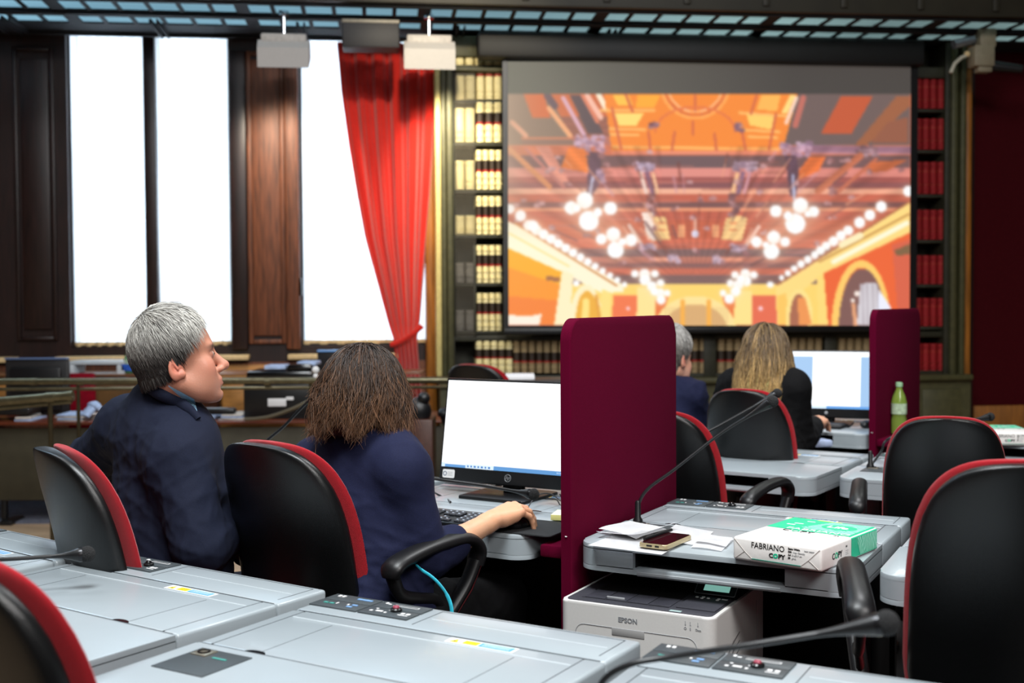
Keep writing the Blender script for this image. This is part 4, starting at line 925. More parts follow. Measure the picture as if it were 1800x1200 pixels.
def scr_doc(w, h):
    nx, ny = 200, 120; x = np.linspace(-w / 2, w / 2, nx); z = np.linspace(h, 0, ny); X, Z = np.meshgrid(x, z); I = np.zeros((ny, nx, 3)) + np.array((150, 184, 220.))
    U = (X + w / 2) / w; V = 1 - Z / h
    I[V < .09] = (246, 250, 254); m = (U > .36 - .05 * V * 0) & (U < .82) & (V > .07); I[m] = (255, 255, 255)
    I[V > .955] = (90, 150, 214); I[(V > .955) & (U < .5)] = (205, 226, 245); return np.stack([X, 0 * X, Z], -1), I
m1, T1 = make_monitor('large black monitor with a white lit screen in front of the woman in navy', scr_office)
pa = AY(772, 843, 3.60); pb = AY(1000, 868, 3.37); ex = UE(31)[1]
cen = Vector((pa.x, pa.y, 0)) + ex * (.49 / 2 - .003)
m1.location = (cen.x, cen.y, DZ + .001); m1.rotation_euler = (0, 0, -math.radians(31))
def on_front(nm, x, z, m, par, T, geo):  # small flat marks on the chin
    o = geo.build(nm, m, par); o.matrix_local = T @ Matrix.Translation((x, -.0012, z)) @ Matrix.Rotation(math.radians(90), 4, 'X'); return o
case = [c for c in m1.children if c.name.startswith('monitor_case')][0]
GREYL = mat('logo_grey', (150, 152, 155), .4, var=0)
g = Geo(); g.lathe([(.0115, 0), (.0115, .0006), (.0105, .0006), (.0105, 0)], seg=24)
on_front('logo_ring', .005, .022, GREYL, case, T1, Geo().tube([(.0105 * math.cos(a), .0105 * math.sin(a), 0) for a in [2 * PI * k / 24 for k in range(25)]], .0009, 6))
lg = text('logo_letters', 'hp', .015, GREYL, case, (0, 0, 0), (0, 0, 0), align='CENTER', shear=.35); lg.matrix_local = T1 @ Matrix.Translation((.0045, -.0016, .0185)) @ Matrix.Rotation(math.radians(90), 4, 'X')
stk = on_front('service_sticker', -.208, .014, WHM, case, T1, Geo().prism(rrect(-.022, .022, -.006, .020, .005), 0, .0006))
on_front('sticker_ring', -.221, .021, mat('sticker_blue_dark', (60, 84, 110), .5, var=0), case, T1, Geo().tube([(.006 * math.cos(a), .006 * math.sin(a), .0008) for a in [2 * PI * k / 20 for k in range(21)]], .0012, 6))
for k in range(3): on_front('sticker_line', -.203, .016 + k * .005, GREYL, case, T1, Geo().box(-.008, .010, -.0006, .0006, .0006, .001))
on_front('energy_sticker', .205, .014, mat('sticker_pale', (196, 206, 204), .5, var=.2, vscale=400), case, T1, Geo().box(-.008, .008, -.004, .018, 0, .0006))
on_front('power_light', .212, .004, mat('power_led', (255, 255, 255), .3, emit=(240, 248, 255), estr=4, var=0), case, T1, Geo().sph((0, 0, 0), .002, 10))
m2, T2 = make_monitor('far monitor showing a white page between blue margins, beside the blonde woman', scr_doc)
m2p = AY(1452, 744, 5.45); m2.location = (m2p.x, m2p.y, DZ + .001); m2.rotation_euler = (0, 0, -math.radians(22))
c2 = [c for c in m2.children if c.name.startswith('monitor_case')][0]
on_front('logo_ring', 0, .022, GREYL, c2, T2, Geo().sph((0, 0, 0), .008, 12, sc=(1, 1, .2)))
# ---------------------------------------------------------------- things on the desks
RZ31 = -math.radians(31)
uM, eM = UE(31)
fr = GZ(846, 921, DZ + .02)                                 # keyboard: front right corner
kc = Vector((fr.x, fr.y, DZ + .001)) - eM * .22 + uM * .066
kb = thing('keyboard', 'black full-size keyboard in front of the large monitor', 'keyboard', kc, RZ31)
TK = Matrix.Rotation(math.radians(3.5), 4, 'X')
Geo().box(-.22, .22, -.066, .066, .002, .018, .004, M=TK).build('keyboard_case', BLACKP, kb)
KEY = mat('keycap', (34, 37, 44), .45, var=.1); KEYL = mat('key_legend', (188, 200, 216), .5, var=0)
def keyat(x0, x1, y0, y1, nm='key'):
    k = Geo().box(x0 + .001, x1 - .001, y0 + .001, y1 - .001, .017, .0235, .0018, 1, M=TK).build(nm, KEY, kb)
    Geo().box(x0 + .004, x0 + .0095, y1 - .008, y1 - .004, .0236, .0239, M=TK).build('legend', KEYL, k); return k
P_ = .0188
for r in range(5):
    y0 = -.058 + r * P_
    if r == 0:
        for x0, x1 in ((-.212, -.186), (-.186, -.162), (-.162, -.138), (-.138, -.028), (-.028, -.004), (-.004, .020), (.020, .046)): keyat(x0, x1, y0, y0 + P_)
    else:
        off = (0, .024, .016, .010, 0)[r] if r else 0; keyat(-.212, -.212 + P_ + off, y0, y0 + P_); x = -.212 + P_ + off
        while x < .046 - P_ * 1.4: keyat(x, x + P_, y0, y0 + P_); x += P_
        keyat(x, .046, y0, y0 + P_)
    for k in range(4): keyat(.128 + k * P_, .128 + (k + 1) * P_, y0, y0 + P_)
    if r in (0, 3, 4):
        for k in range(3): keyat(.058 + k * P_, .058 + (k + 1) * P_, y0, y0 + P_)
keyat(.058 + P_, .058 + 2 * P_, -.058 + P_, -.058 + 2 * P_)
# mouse pad: dark cloth with rounded corners, corners read where they lie on the desk
q = [GZ(*p, DZ + .003) for p in ((966, 943), (1000, 920), (946, 897), (868, 926))]
o_ = q[0]; e_ = (Vector((q[0].x - q[3].x, q[0].y - q[3].y, 0))).normalized()
mp = Geo().prism(rrect(-.225, .0, .0, .185, .018, 6), 0, .003, bev=.0008).build('mouse_pad', mat('pad_cloth', (30, 32, 35), .85, var=.1, vscale=500, bump=.4, bscale=900), loc=(o_.x, o_.y, DZ + .0006), rotz=-math.radians(29))
tag(mp, 'dark mouse pad at the desk corner beside the maroon partition', 'mouse pad')
mo = GZ(912, 913, DZ + .02)
ms = thing('mouse', 'black computer mouse under the hand of the woman in navy', 'mouse', (mo.x, mo.y, DZ + .004), -math.radians(38))
g = Geo(); loft(g, [[Vector((x * s, y * s, z)) for x, y in rrect(-.031, .031, -.055, .055, .028, 6)] for z, s in ((0, .94), (.008, 1), (.018, .97), (.027, .86), (.033, .6), (.035, .25))]); g.build('mouse_shell', BLACKS, ms)
Geo().cyl((-.004, .035, .031), (.004, .035, .031), .007).build('scroll_wheel', BLACKP, ms)
cb = Geo().tube(bez([Vector((mo.x, mo.y, DZ + .012)) + UE(38)[0] * .056, AY(928, 893, mo.y + .16), AY(946, 870, mo.y + .30), AY(968, 868, mo.y + .33), AY(985, 880, mo.y + .25)], 8), .0018, 6).build('cable', BLACKP)
cb.parent = None; tag(cb, 'thin black mouse cable looping up behind the hand to the monitor', 'cable')
np_ = GZ(968, 914, DZ + .004)
sn = Geo().box(0, .076, 0, .076, 0, .014, .0006).build('sticky_note_pad', mat('note_yellow', (244, 236, 150), .8, var=.02), loc=(np_.x, np_.y, DZ + .0042), rotz=-math.radians(16))
tag(sn, 'pale yellow sticky note block against the maroon partition', 'notepad')
Geo().box(.0, .076, .0, .076, .0141, .0146).build('top_sheet', mat('note_pale', (252, 248, 205), .8, var=0), sn)
cg = Geo()
cg.tube(bez([AY(984, 868, 3.35), AY(990, 882, 3.34), AY(984, 897, 3.33), AY(978, 905, 3.32)], 8), .0022, 6).tube(bez([AY(995, 868, 3.33), AY(992, 888, 3.32), AY(985, 900, 3.31), AY(979, 906, 3.31)], 8), .0028, 6)
cg.tube(bez([AY(962, 876, 3.36), AY(978, 878, 3.34), AY(986, 888, 3.33), AY(1000, 886, 3.3)], 8), .002, 6)
tag(cg.build('cable', BLACKP), 'tangle of thin black cables hanging between the large monitor and the maroon partition', 'cables')
tag(Geo().tube(bez([AY(752, 858, 3.5), AY(768, 868, 3.5), AY(782, 875, 3.5), GZ(792, 882, DZ + .004)], 8), [.003] * 25, 8).build('cable', BLACKP), 'short black cable entering the desk left of the large monitor', 'cable')

def sheet(name, pts, label, dz=0.0, wave=.0015, m=None, grp=None, curl=0.0, nu=16, nv=16, printed=False):
    a, b, c, d = [GZ(*p, DZ + .002 + dz) for p in pts]; ph = random.random() * 6; o0 = Vector((a.x, a.y, DZ + .0012 + dz))
    def f(u, v):
        p = a * (1 - u) * (1 - v) + b * u * (1 - v) + c * u * v + d * (1 - u) * v
        z = wave * (1 + math.sin(u * 4 + ph) * math.cos(v * 3 + ph)) * .7 + curl * (max(0, u - .55) / .45) ** 2 * .02 + curl * (max(0, .3 - v) / .3) ** 2 * .012
        return Vector((p.x - o0.x, p.y - o0.y, z))
    o = Geo().surf(f, nu, nv, thick=.0004).build(name, m or PAPER, loc=o0)
    tag(o, label, 'paper', grp); return o
S_ = [sheet('paper_sheet', [(1033, 958), (1163, 974), (1208, 950), (1090, 934)], 'lowest white paper sheet, overhanging the front edge of the printer desk', 0, .0008),
      sheet('paper_sheet', [(1150, 948), (1228, 958), (1254, 934), (1188, 921)], 'white paper sheet lying flat beneath the right half of the phone', .003, .0008),
      sheet('paper_sheet', [(1048, 940), (1128, 950), (1190, 928), (1105, 921)], 'buckled middle paper sheet left of the phone', .006, .002, curl=.8),
      sheet('paper_sheet', [(1052, 927), (1118, 940), (1172, 927), (1108, 915)], 'topmost white sheet at the foot of the gooseneck microphone by the maroon partition', .014, .002, curl=-.3),
      sheet('receipt', [(1214, 962), (1268, 968), (1290, 948), (1240, 940)], 'lower creased receipt between the phone and the paper ream', .001, .0025),
      sheet('receipt', [(1222, 952), (1276, 960), (1288, 947), (1238, 936)], 'upper creased receipt between the phone and the paper ream', .006, .003)]
ink = Geo()
for k in range(0): p0 = GZ(1150 + k * 6, 930 + k * 1.2, DZ + .024); ink.box(p0.x, p0.x + .006, p0.y, p0.y + .012, DZ + .0155, DZ + .016)
a_, b_ = GZ(1133, 947, DZ + .02), GZ(1180, 931, DZ + .02)
pn = Geo().cyl((0, 0, .0), (b_.x - a_.x, b_.y - a_.y, 0), .0042).build('pen', BLACKP, loc=(a_.x, a_.y, DZ + .020)); tag(pn, 'dark pen tucked behind the phone on the papers', 'pen')
p1, p2, p3 = GZ(1133, 952, DZ + .015), GZ(1172, 960, DZ + .015), GZ(1212, 943, DZ + .015)
ph = thing('smartphone', 'smartphone with dark screen and pale gold case lying on the papers', 'phone', (p2.x, p2.y, DZ + .0125), math.atan2(p3.y - p2.y, p3.x - p2.x))
Lp = (p3 - p2).length; Lp = .148
GOLD = mat('phone_gold', (206, 190, 150), .3, metal=.5, var=0)
Geo().prism(rrect(0, Lp, 0, .074, .011), -.006, .004, bev=.002).build('phone_case', GOLD, ph)
Geo().prism(rrect(.003, Lp - .003, .003, .071, .009), .004, .0046).build('phone_glass', mat('phone_glass', (44, 14, 18), .08, var=0), ph)
g = Geo().box(-.0008, .001, .02, .03, -.003, .001).box(-.0008, .001, .038, .052, -.003, .001).build('port', BLK, ph)

GRN = mat('ream_green', (22, 190, 142), .4, var=.03, vscale=60); GRNL = mat('ream_green_pattern', (120, 222, 190), .4, var=0); GRND = mat('ream_dark_green', (12, 110, 92), .5, var=0)
WRAP = mat('ream_wrap', (236, 232, 228), .38, var=.02, vscale=30, bump=.25, bscale=26); YLG = mat('ream_yellow_green', (200, 225, 70), .5, var=0)
def M_wave():
    m = bpy.data.materials.new('ream_wave_pattern'); m.use_nodes = True; N = m.node_tree.nodes; L = m.node_tree.links; b = N['Principled BSDF']; b.inputs['Roughness'].default_value = .4
    tc = N.new('ShaderNodeTexCoord'); w = N.new('ShaderNodeTexWave'); w.wave_type = 'RINGS'; w.inputs['Scale'].default_value = 42; w.inputs['Distortion'].default_value = 14; w.inputs['Detail Scale'].default_value = .6
    L.new(tc.outputs['Object'], w.inputs['Vector']); c = N.new('ShaderNodeValToRGB'); c.color_ramp.elements[0].position = .42; c.color_ramp.elements[1].position = .58
    c.color_ramp.elements[0].color = (*lin((24, 186, 138)), 1); c.color_ramp.elements[1].color = (*lin((168, 236, 212)), 1); L.new(w.outputs['Fac'], c.inputs[0]); L.new(c.outputs[0], b.inputs['Base Color']); return m
WAVE = M_wave()
def make_ream(label, o, rz):
    t = thing('paper_ream', label, 'paper ream', o, rz); W_, L_, H_ = .214, .300, .052
    Geo().box(0, W_, 0, L_, 0, H_, .006, 3).build('wrapped_block', WRAP, t)
    e = .0005; yb = .152
    g = Geo().quad([(.005, yb, H_ + e), (W_ - .005, yb, H_ + e), (W_ - .005, L_ - .005, H_ + e), (.005, L_ - .005, H_ + e)])
    g.quad([(W_ + e, yb, .004), (W_ + e, L_ - .005, .004), (W_ + e, L_ - .005, H_ - .004), (W_ + e, yb, H_ - .004)])
    g.quad([(W_ - .005, yb, H_ + e), (W_ + e, yb, H_ - .004), (W_ + e, L_ - .005, H_ - .004), (W_ - .005, L_ - .005, H_ + e)])
    gp = g.build('green_print', GRN, t, smooth=False)
    e2 = .0009
    g = Geo().quad([(.075, .185, H_ + e2), (.205, .165, H_ + e2), (.205, .292, H_ + e2), (.110, .288, H_ + e2)])
    g.quad([(W_ + e2, .200, .006), (W_ + e2, .293, .006), (W_ + e2, .293, H_ - .005), (W_ + e2, .180, H_ - .005)])
    g.build('wave_print', WAVE, t, smooth=False)
    ov = Geo().prism([(.150 + .042 * math.cos(a), .232 + .030 * math.sin(a)) for a in [2 * PI * k / 30 for k in range(30)]], H_ + e2, H_ + .0013).build('green_oval', GRN, t)
    Geo().box(.07, .13, L_ - .012, L_ - .006, H_ + e, H_ + e2).build('yellow_green_print', YLG, t)
    text('lettering', 'Life', .034, WHM, t, (.122, .221, H_ + .0014), (0, 0, 0), sx=1.05, offset=.0009)
    text('lettering', 'FABRIANO', .026, WHM, t, (.050, .158, H_ + .0010), (0, 0, 0), sx=1.25)
    cg_ = text('lettering', 'C', .026, BLK, t, (.052, .132, H_ + .0008), (0, 0, 0), sx=1.1); text('lettering', 'O', .026, GRN, t, (.074, .132, H_ + .0008), (0, 0, 0), sx=1.0); text('lettering', 'PY', .026, BLK, t, (.097, .132, H_ + .0008), (0, 0, 0), sx=1.1)
    text('lettering', 'A4', .010, BLK, t, (.178, .138, H_ + .0008), (0, 0, 0))
    g = Geo(); g.box(.03, .05, .205, .212, H_ + e, H_ + e2).box(.04, .062, .225, .231, H_ + e, H_ + e2).box(.055, .075, .262, .267, H_ + e, H_ + e2); g.build('white_print', WHM, t)
    # the short front side with lettering and folded wrapper
    R = (PI / 2, 0, 0); y = -.0006
    text('lettering', 'FABRIANO', .0185, BLK, t, (.046, y, .0325), R, sx=.92, ext=.0002)
    text('lettering', 'C', .0135, BLK, t, (.090, y, .0165), R, ext=.0002, offset=.0006, sx=1.05); text('lettering', 'O', .0135, GRN, t, (.1005, y, .0165), R, ext=.0002, offset=.0009); text('lettering', 'PY', .0135, BLK, t, (.1125, y, .0165), R, ext=.0002, offset=.0006, sx=1.05)
    for k, (s1, s2) in enumerate((('Extra White', 'laser paper'), ('500', 'High Opacity'), ('A4', '21x29,7 cm'), ('80', 'g/m2'))):
        zz = .0400 - k * .0068; a = text('lettering', s1, .0056, BLK, t, (.136, y, zz), R, ext=.0002, offset=.0002); text('lettering', s2, .0052, GREYL, t, (.136 + .0033 * len(s1) + .002, y, zz), R, ext=.0002)
    g = Geo()
    for a, b in (((.004, .048), (.030, .022)), ((.030, .022), (.006, .004)), ((.210, .048), (.184, .022)), ((.184, .022), (.208, .004)), ((.030, .022), (.048, .0075)), ((.184, .022), (.166, .0075)), ):
        g.tube([(a[0], y, a[1]), (b[0], y, b[1])], .0006, 6)
    g.build('wrapper_fold', mat('fold_grey', (180, 172, 168), .6, var=0), t)
    Geo().box(.048, .166, -.0012, 0, .0062, .0080).build('green_line', GRND, t)
    R2 = (PI / 2, 0, PI / 2); x = W_ + .0006
    text('lettering', 'C', .019, BLK, t, (x, .052, .018), R2, ext=.0002, offset=.0005); text('lettering', 'O', .019, GRN, t, (x, .066, .018), R2, ext=.0002, offset=.0008); text('lettering', 'PY', .019, BLK, t, (x, .082, .018), R2, ext=.0002, offset=.0005)
    text('lettering', 'A4', .007, BLK, t, (x, .122, .034), R2, ext=.0002)
    Geo().box(W_, W_ + .0005, .122, .136, .026, .0268).box(W_, W_ + .0005, .122, .134, .022, .0228).box(W_, W_ + .0005, .122, .136, .018, .0188).build('small_print', GREYL, t)
    return t
r1, r2 = GZ(1288, 983, DZ), GZ(1437, 1006, DZ)
make_ream('white and green ream of copy paper overhanging the desk above the printer', (r1.x, r1.y, DZ + .0012), math.atan2(r2.y - r1.y, r2.x - r1.x))
r3 = GZ(1738, 783, DZ)
make_ream('far white and green ream of paper at the right edge, behind the swivel chair', (r3.x - .03, r3.y, DZ + .001), -math.radians(8))

# ---------------------------------------------------------------- printer on a low stand under the desk
yp = 28.5; pf = AY(984, 1053, 2.74)
pr = thing('laser_printer', 'white laser printer with black top and tilted display under the desk', 'printer', (pf.x, pf.y, pf.z - .262), -math.radians(yp))
Wp, Dp, Hp = .385, .395, .262; PS = .985
WPR = mat('printer_white', (206, 204, 201), .42, var=.01, vscale=200, bump=.04, bscale=1500)
DKT = mat('printer_dark_top', (50, 50, 58), .65, var=.08, vscale=500, bump=.15, bscale=1200)
g = Geo().prism(rrect(0, Wp, 0, Dp, [.012, .012, .022, .028], 6), 0, Hp - .006, bev=.0)
g.prism(rrect(0, Wp, 0, Dp, [.012, .012, .022, .028], 6), Hp - .0062, Hp, bev=.004, seg=3); g.build('printer_body', WPR, pr)
Geo().prism(rrect(.010, Wp - .010, .012, Dp - .008, .014), Hp - .001, Hp + .0015, bev=.001).build('dark_top', DKT, pr)
g = Geo().box(.045, .262, .10, Dp - .02, Hp - .0, Hp + .0022, .0); ot = g.build('output_recess', BLK, pr)
g = Geo()
for k in range(4): x = .046 + k * .055; g.box(x, x + .052, .045, .118, Hp + .0012, Hp + .0035, .001)
g.build('output_ribs', mat('printer_rib', (48, 48, 56), .5, var=.1, bump=.2, bscale=1200), pr)
Geo().box(.100, .146, .052, .056, Hp + .003, Hp + .008, .001).build('paper_stop', GREYL, pr)
Geo().box(.04, .262, .118, .122, Hp + .0015, Hp + .004).box(.04, .262, .0405, .043, Hp + .0013, Hp + .0018).build('tray_lip', BLACKP, pr)
Geo().box(.03, .275, .26, Dp - .02, Hp + .001, Hp + .026, .01).build('rear_hood', BLACKS, pr)
Geo().box(.03, .275, .252, .2605, Hp + .016, Hp + .020, .001).build('metal_bar', CHROME, pr)
Geo().box(.276, Wp - .014, .05, .215, Hp + .001, Hp + .005, .002).build('button_field', DKT, pr)
Tt = Matrix.Translation((.274, .172, Hp + .0042)) @ Matrix.Rotation(math.radians(35), 4, 'X')
dsp = Geo().prism([(0, 0), (.0525, .0365), (.100, .0365), (.100, 0)], .0, .108, M=Matrix(((0, 0, 1, .274), (1, 0, 0, .172), (0, 1, 0, Hp + .0035), (0, 0, 0, 1))), bev=.0).build('display_hood', BLACKP, pr)
Geo().prism(rrect(.003, .105, .003, .059, .004), .004, .0046, M=Tt).build('display_frame', GREYL, dsp)
Geo().prism(rrect(.005, .103, .005, .057, .004), .0046, .005, M=Tt).build('display_bezel', BLK, dsp)
Geo().prism([(.024, .014), (.088, .014), (.088, .044), (.024, .044)], .005, .0055, M=Tt).build('display_glass', mat('lcd_green', (132, 190, 178), .25, var=0, emit=(150, 214, 200), estr=.55), dsp)
g = Geo()
for x, y in ((.292, .152), (.306, .158), (.306, .146), (.320, .152), (.345, .156), (.345, .144)): g.lathe([(.0042, 0), (.0042, .0012), (.003, .0018)], (x, y, Hp + .005), seg=12)
g.box(.352, .366, .154, .160, Hp + .005, Hp + .006); g.build('button', WHM, pr)
Geo().box(.272, .300, .016, .028, Hp + .0015, Hp + .002).build('top_label', mat('printer_label', (150, 172, 170), .4, var=0), pr)
text('lettering', 'EPSON', .0158, mat('epson_grey', (128, 130, 134), .4, var=0), pr, (.152, -.0006, Hp - .034), (PI / 2, 0, 0), ext=.0003, offset=.0004)
text('lettering', 'Data', .007, GREYL, pr, (.342, -.0006, Hp - .031), (PI / 2, 0, 0), ext=.0003)
g = Geo()
for x in (.318, .330, .348): g.tube([(x, -.0006, Hp - .012), (x, -.0006, Hp - .020)], .0005, 6); g.prism([(x - .002, 0), (x + .002, 0), (x, -.003)], -.001, .0, M=Matrix.Translation((0, -.0004, Hp - .020)) @ Matrix.Rotation(PI / 2, 4, 'X'))
g.tube([(.318 + .0025 * math.cos(a), -.0006, Hp - .028 + .0025 * math.sin(a)) for a in [2 * PI * k / 12 for k in range(13)]], .0005, 6); g.box(.329, .331, -.001, 0, Hp - .031, Hp - .025)
g.build('icon', GREYL, pr)
g = Geo(); zt_, zb_ = Hp - .050, .02; r_ = .022
path = [(.042, zb_), (.042, zt_ - r_)] + [(.042 + r_ - r_ * math.cos(a), zt_ - r_ + r_ * math.sin(a)) for a in [PI / 2 * k / 6 for k in range(1, 7)]] + [(.345 - r_, zt_)] + [(.345 - r_ + r_ * math.sin(a), zt_ - r_ + r_ * math.cos(a)) for a in [PI / 2 * k / 6 for k in range(1, 7)]] + [(.345, zb_)]
g.tube([(x, -.0003, z) for x, z in path], .0008, 6); g.build('door_seam', GREYL, pr)
Geo().box(.136, .218, -.0012, .001, zt_ - .017, zt_ + .0005, .002).build('door_grip', mat('grip_grey', (150, 149, 148), .5, var=0), pr)
g = Geo()
for k in range(5): z = .175 - k * .02; g.tube([(Wp + .0004, .10 + .012 * k, z - .02), (Wp + .001, .14, z), (Wp + .0004, .19, z + .012)], [.0012, .003, .0012], 8, sx=.5)
g.build('vent', mat('vent_dark', (96, 92, 92), .6, var=0), pr)
g = Geo().box(Wp - .001, Wp + .0006, .325, .3262, .01, Hp - .03).box(Wp - .001, Wp + .0006, .26, .3, .125, .1262).build('side_seam', GREYL, pr)
pr.scale = (PS, PS, 1)
sd = Geo().box(.01, Wp * PS + .0, .03, Dp * PS, 0, pf.z - .2625, .004).build('printer_stand', mat('stand_dark', (24, 20, 20), .7), loc=(pf.x, pf.y, 0), rotz=-math.radians(yp)); tag(sd, 'low dark stand beneath the white laser printer', 'stand')

# ---------------------------------------------------------------- bottles
def bottle(p, label, h=.24, r=.033, col=(158, 186, 84), drink=True):
    t = thing('bottle', label, 'bottle', p)
    prof = [(r * .8, 0), (r, .008), (r, h * .28), (r * .9, h * .36), (r, h * .44), (r, h * .62), (r * .8, h * .74), (r * .42, h * .86), (r * .38, h * .92)]
    Geo().lathe(prof, seg=24).build('bottle_body', mat('bottle_%d_%d_%d' % col, col, .12, var=0, trans=.55), t)
    Geo().lathe([(r * .46, h * .915), (r * .46, h * .99), (r * .3, h)], seg=20).build('cap', mat('cap_green', (150, 190, 150), .4, var=0), t)
    Geo().lathe([(r * 1.01, h * .40), (r * 1.01, h * .60)], seg=24).build('bottle_label', mat('bottle_label_pale', (170, 190, 160), .5, var=.15, vscale=60), t)
    return t
uj, ej = UE(34); pb_ = oJ + ej * (DW + .072) + uj * (-.47)
bottle((pb_.x, pb_.y, .7225), 'green plastic bottle standing on the ledge of the far maroon partition', h=.235)
for (x, y, nm) in ((1233, 718, 'white papers on the far desk beside the grey-haired man'),):
    q = GZ(x, y, DZ); q = Vector(AY(x, 719, 5.9)); Geo
    tag(Geo().box(-.12, .12, -.1, .1, 0, .02, .004).build('paper_stack', PAPER, loc=(q.x, q.y, DZ + .001)), nm, 'papers')
q = GZ(1418, 772, .70)
tag(Geo().box(-.09, .09, -.06, .06, -.02, .01, .008).build('folded_paper', mat('bluish_paper', (170, 185, 215), .8, var=.1, vscale=20), loc=AY(1418, 776, 4.9) , rotz=.3), 'bluish folded paper on the lap side of the blonde woman desk', 'paper')
# keyboard and mouse of the far desk
kk = oJ + ej * .30 + uj * (-.50); fk = Geo().box(-.2, .2, -.06, .06, 0, .016, .005).build('keyboard', BLACKP, loc=(kk.x, kk.y, DZ + .001), rotz=-math.radians(34)); tag(fk, 'dark keyboard in front of the far monitor', 'keyboard')
Geo().box(-.19, .19, -.05, .05, .016, .019, .002).build('key_block', KEY, fk)
kk = oJ + ej * .575 + uj * (-.42); tag(Geo().sph((0, 0, .012), .03, 20, sc=(.9, 1.4, .6)).build('mouse', BLACKP, loc=(kk.x, kk.y, DZ + .004), rotz=-.6), 'dark mouse at the foot of the far monitor', 'mouse')

# ---------------------------------------------------------------- clerks' benches and rail at the far left
BY = 7.0
def bx(name, px0, px1, y0, y1, Y, depth, m, parent=None, bev=.005, label=None, cat=None, group=None):
    a = AY(px0, y1, Y); b = AY(px1, y0, Y)
    o = Geo().box(0, b.x - a.x, 0, depth, 0, b.z - a.z, bev).build(name, m, loc=a if parent is None else None)
    if parent is not None: o.parent = parent; o.location = Vector(a) - parent.location
    elif label: tag(o, label, cat, group)
    return o
bn = thing('clerk_bench', 'low bench desk with red-brown wooden edge behind the man, covered with papers', 'desk', (AY(-60, 880, BY).x, BY, 0))
bx('desk_surface', -80, 780, 739, 748, BY, .62, WOODR, bn); bx('front_panel', -80, 780, 749, 880, BY + .03, .03, mat('bench_panel', (60, 56, 42), .6, var=.08, vscale=12), bn)
bx('panel_foot', 2, 10, 880, 924, BY + .03, .04, BLACKP, bn); bx('panel_foot', -2, 20, 916, 924, BY - .06, .2, BLACKP, bn)
bx('panel_joint', 88, 91, 750, 878, BY + .024, .01, OLIVED, bn)
struct(Geo().box(-8, 1.2, 7.0, 8.6, 0, .012).build('floor_carpet', mat('carpet_bluegrey', (92, 96, 110), .95, var=.15, vscale=60)))
B2 = 8.05
b2 = thing('wooden_counter', 'second counter of light wood panels under the windows', 'counter', (AY(-60, 730, B2).x, B2, 0))
bx('counter_top', -80, 740, 655, 662, B2, .45, mat('counter_wood', (128, 84, 52), .4, var=.15, vscale=8), b2)
for a, b, m in ((-80, -6, WOODD), (-4, 14, WOODL), (120, 160, WOODD), (163, 292, mat('counter_mid_wood', (104, 74, 40), .5, var=.15, vscale=6)), (391, 430, WOODL), (434, 560, WOODD)): bx('counter_panel', a, b, 664, 742, B2 + .02, .03, m, b2)
rl = thing('brass_rail', 'long horizontal brass handrail on thin posts across the left half of the room', 'railing', (AY(-60, 670, 6.6).x, 6.6, 0))
def rel(o, p): return Vector(p) - o.location
def railp(px, y): return rel(rl, AY(px, y, 6.6))
Geo().tube([railp(-60, 671), railp(792, 668)], .020, 16).build('handrail', BRASS, rl); Geo().tube([railp(-60, 684), railp(792, 680)], .010, 10).build('lower_bar', BRASS, rl)
for px in (137, 546, 790): Geo().tube([railp(px, 668), railp(px, 668) * 1 + Vector((0, 0, -railp(px, 668).z + .01))], .011, 10).build('post', mat('post_bronze', (62, 54, 36), .4, metal=.5, var=.1), rl)
for px in (60, 142, 330, 470): Geo().tube([railp(px - 5, 671), railp(px + 5, 671)], .023, 16).build('collar', BRASS, rl)
r2_ = thing('brass_rail', 'short thick brass handrail with a rounded end at the left picture edge', 'railing', (AY(-60, 700, 6.2).x, 6.2, 0))
def rp2(px, y): return rel(r2_, AY(px, y, 6.2))
Geo().tube([rp2(-60, 711), rp2(128, 695)], .026, 16).build('handrail', BRASS, r2_); Geo().tube([rp2(-60, 724), rp2(126, 706)], .010, 10).build('lower_bar', BRASS, r2_)
Geo().tube([rp2(82, 699), rp2(98, 698)], .030, 16).build('collar', BRASS, r2_); Geo().tube([rp2(120, 696), rp2(129, 695)], .029, 16).build('end_cap', BRASS, r2_)
Geo().tube([rp2(88, 700), Vector((rp2(88, 700).x, rp2(88, 700).y, .01))], .013, 10).build('post', MATS['post_bronze'], r2_)
# things on the benches
mb = thing('desktop_monitor', 'back of a dark monitor on the bench at the far left', 'monitor', AY(64, 738, 7.5))
zz = AY(64, 738, 7.5).z; a = AY(8, 632, 7.5); b = AY(120, 664, 7.5)
Geo().box(a.x - mb.location.x, b.x - mb.location.x, 0, .04, .02, a.z - zz + .002, .01).build('rear_case', mat('monitor_back', (34, 34, 36), .4, var=.1), mb)
Geo().box(a.x - mb.location.x + .04, b.x - mb.location.x - .04, -.03, .0, .06, a.z - zz - .05, .02).box(-.05, .05, .0, .03, -.015, .06, .005).build('rear_bulge', BLACKP, mb)
Geo().box(a.x - mb.location.x, b.x - mb.location.x, -.01, .03, a.z - zz, a.z - zz + .012, .004).build('top_edge', mat('monitor_edge_blue', (92, 112, 150), .25, var=0), mb)
tr = thing('letter_tray', 'white framed tray on the counter between the dark monitor and the man', 'tray', AY(168, 662, 8.1))
def rt(px, y): p = AY(px, y, 8.1); return p.x - tr.location.x, p.z - tr.location.z
for (p0, p1, y0, y1) in ((119, 218, 634, 641), (119, 130, 641, 657), (205, 218, 641, 662), (130, 206, 657, 662)):
    x0, z0 = rt(p0, y1); x1, z1 = rt(p1, y0); Geo().box(x0, x1, 0, .22, z0, z1, .006).build('tray_frame', mat('tray_white', (200, 208, 214), .4, var=.03), tr)
bottle(AY(229, 656, 8.15), 'pale green bottle on the counter just behind the man', h=.17, r=.04, col=(120, 190, 130))
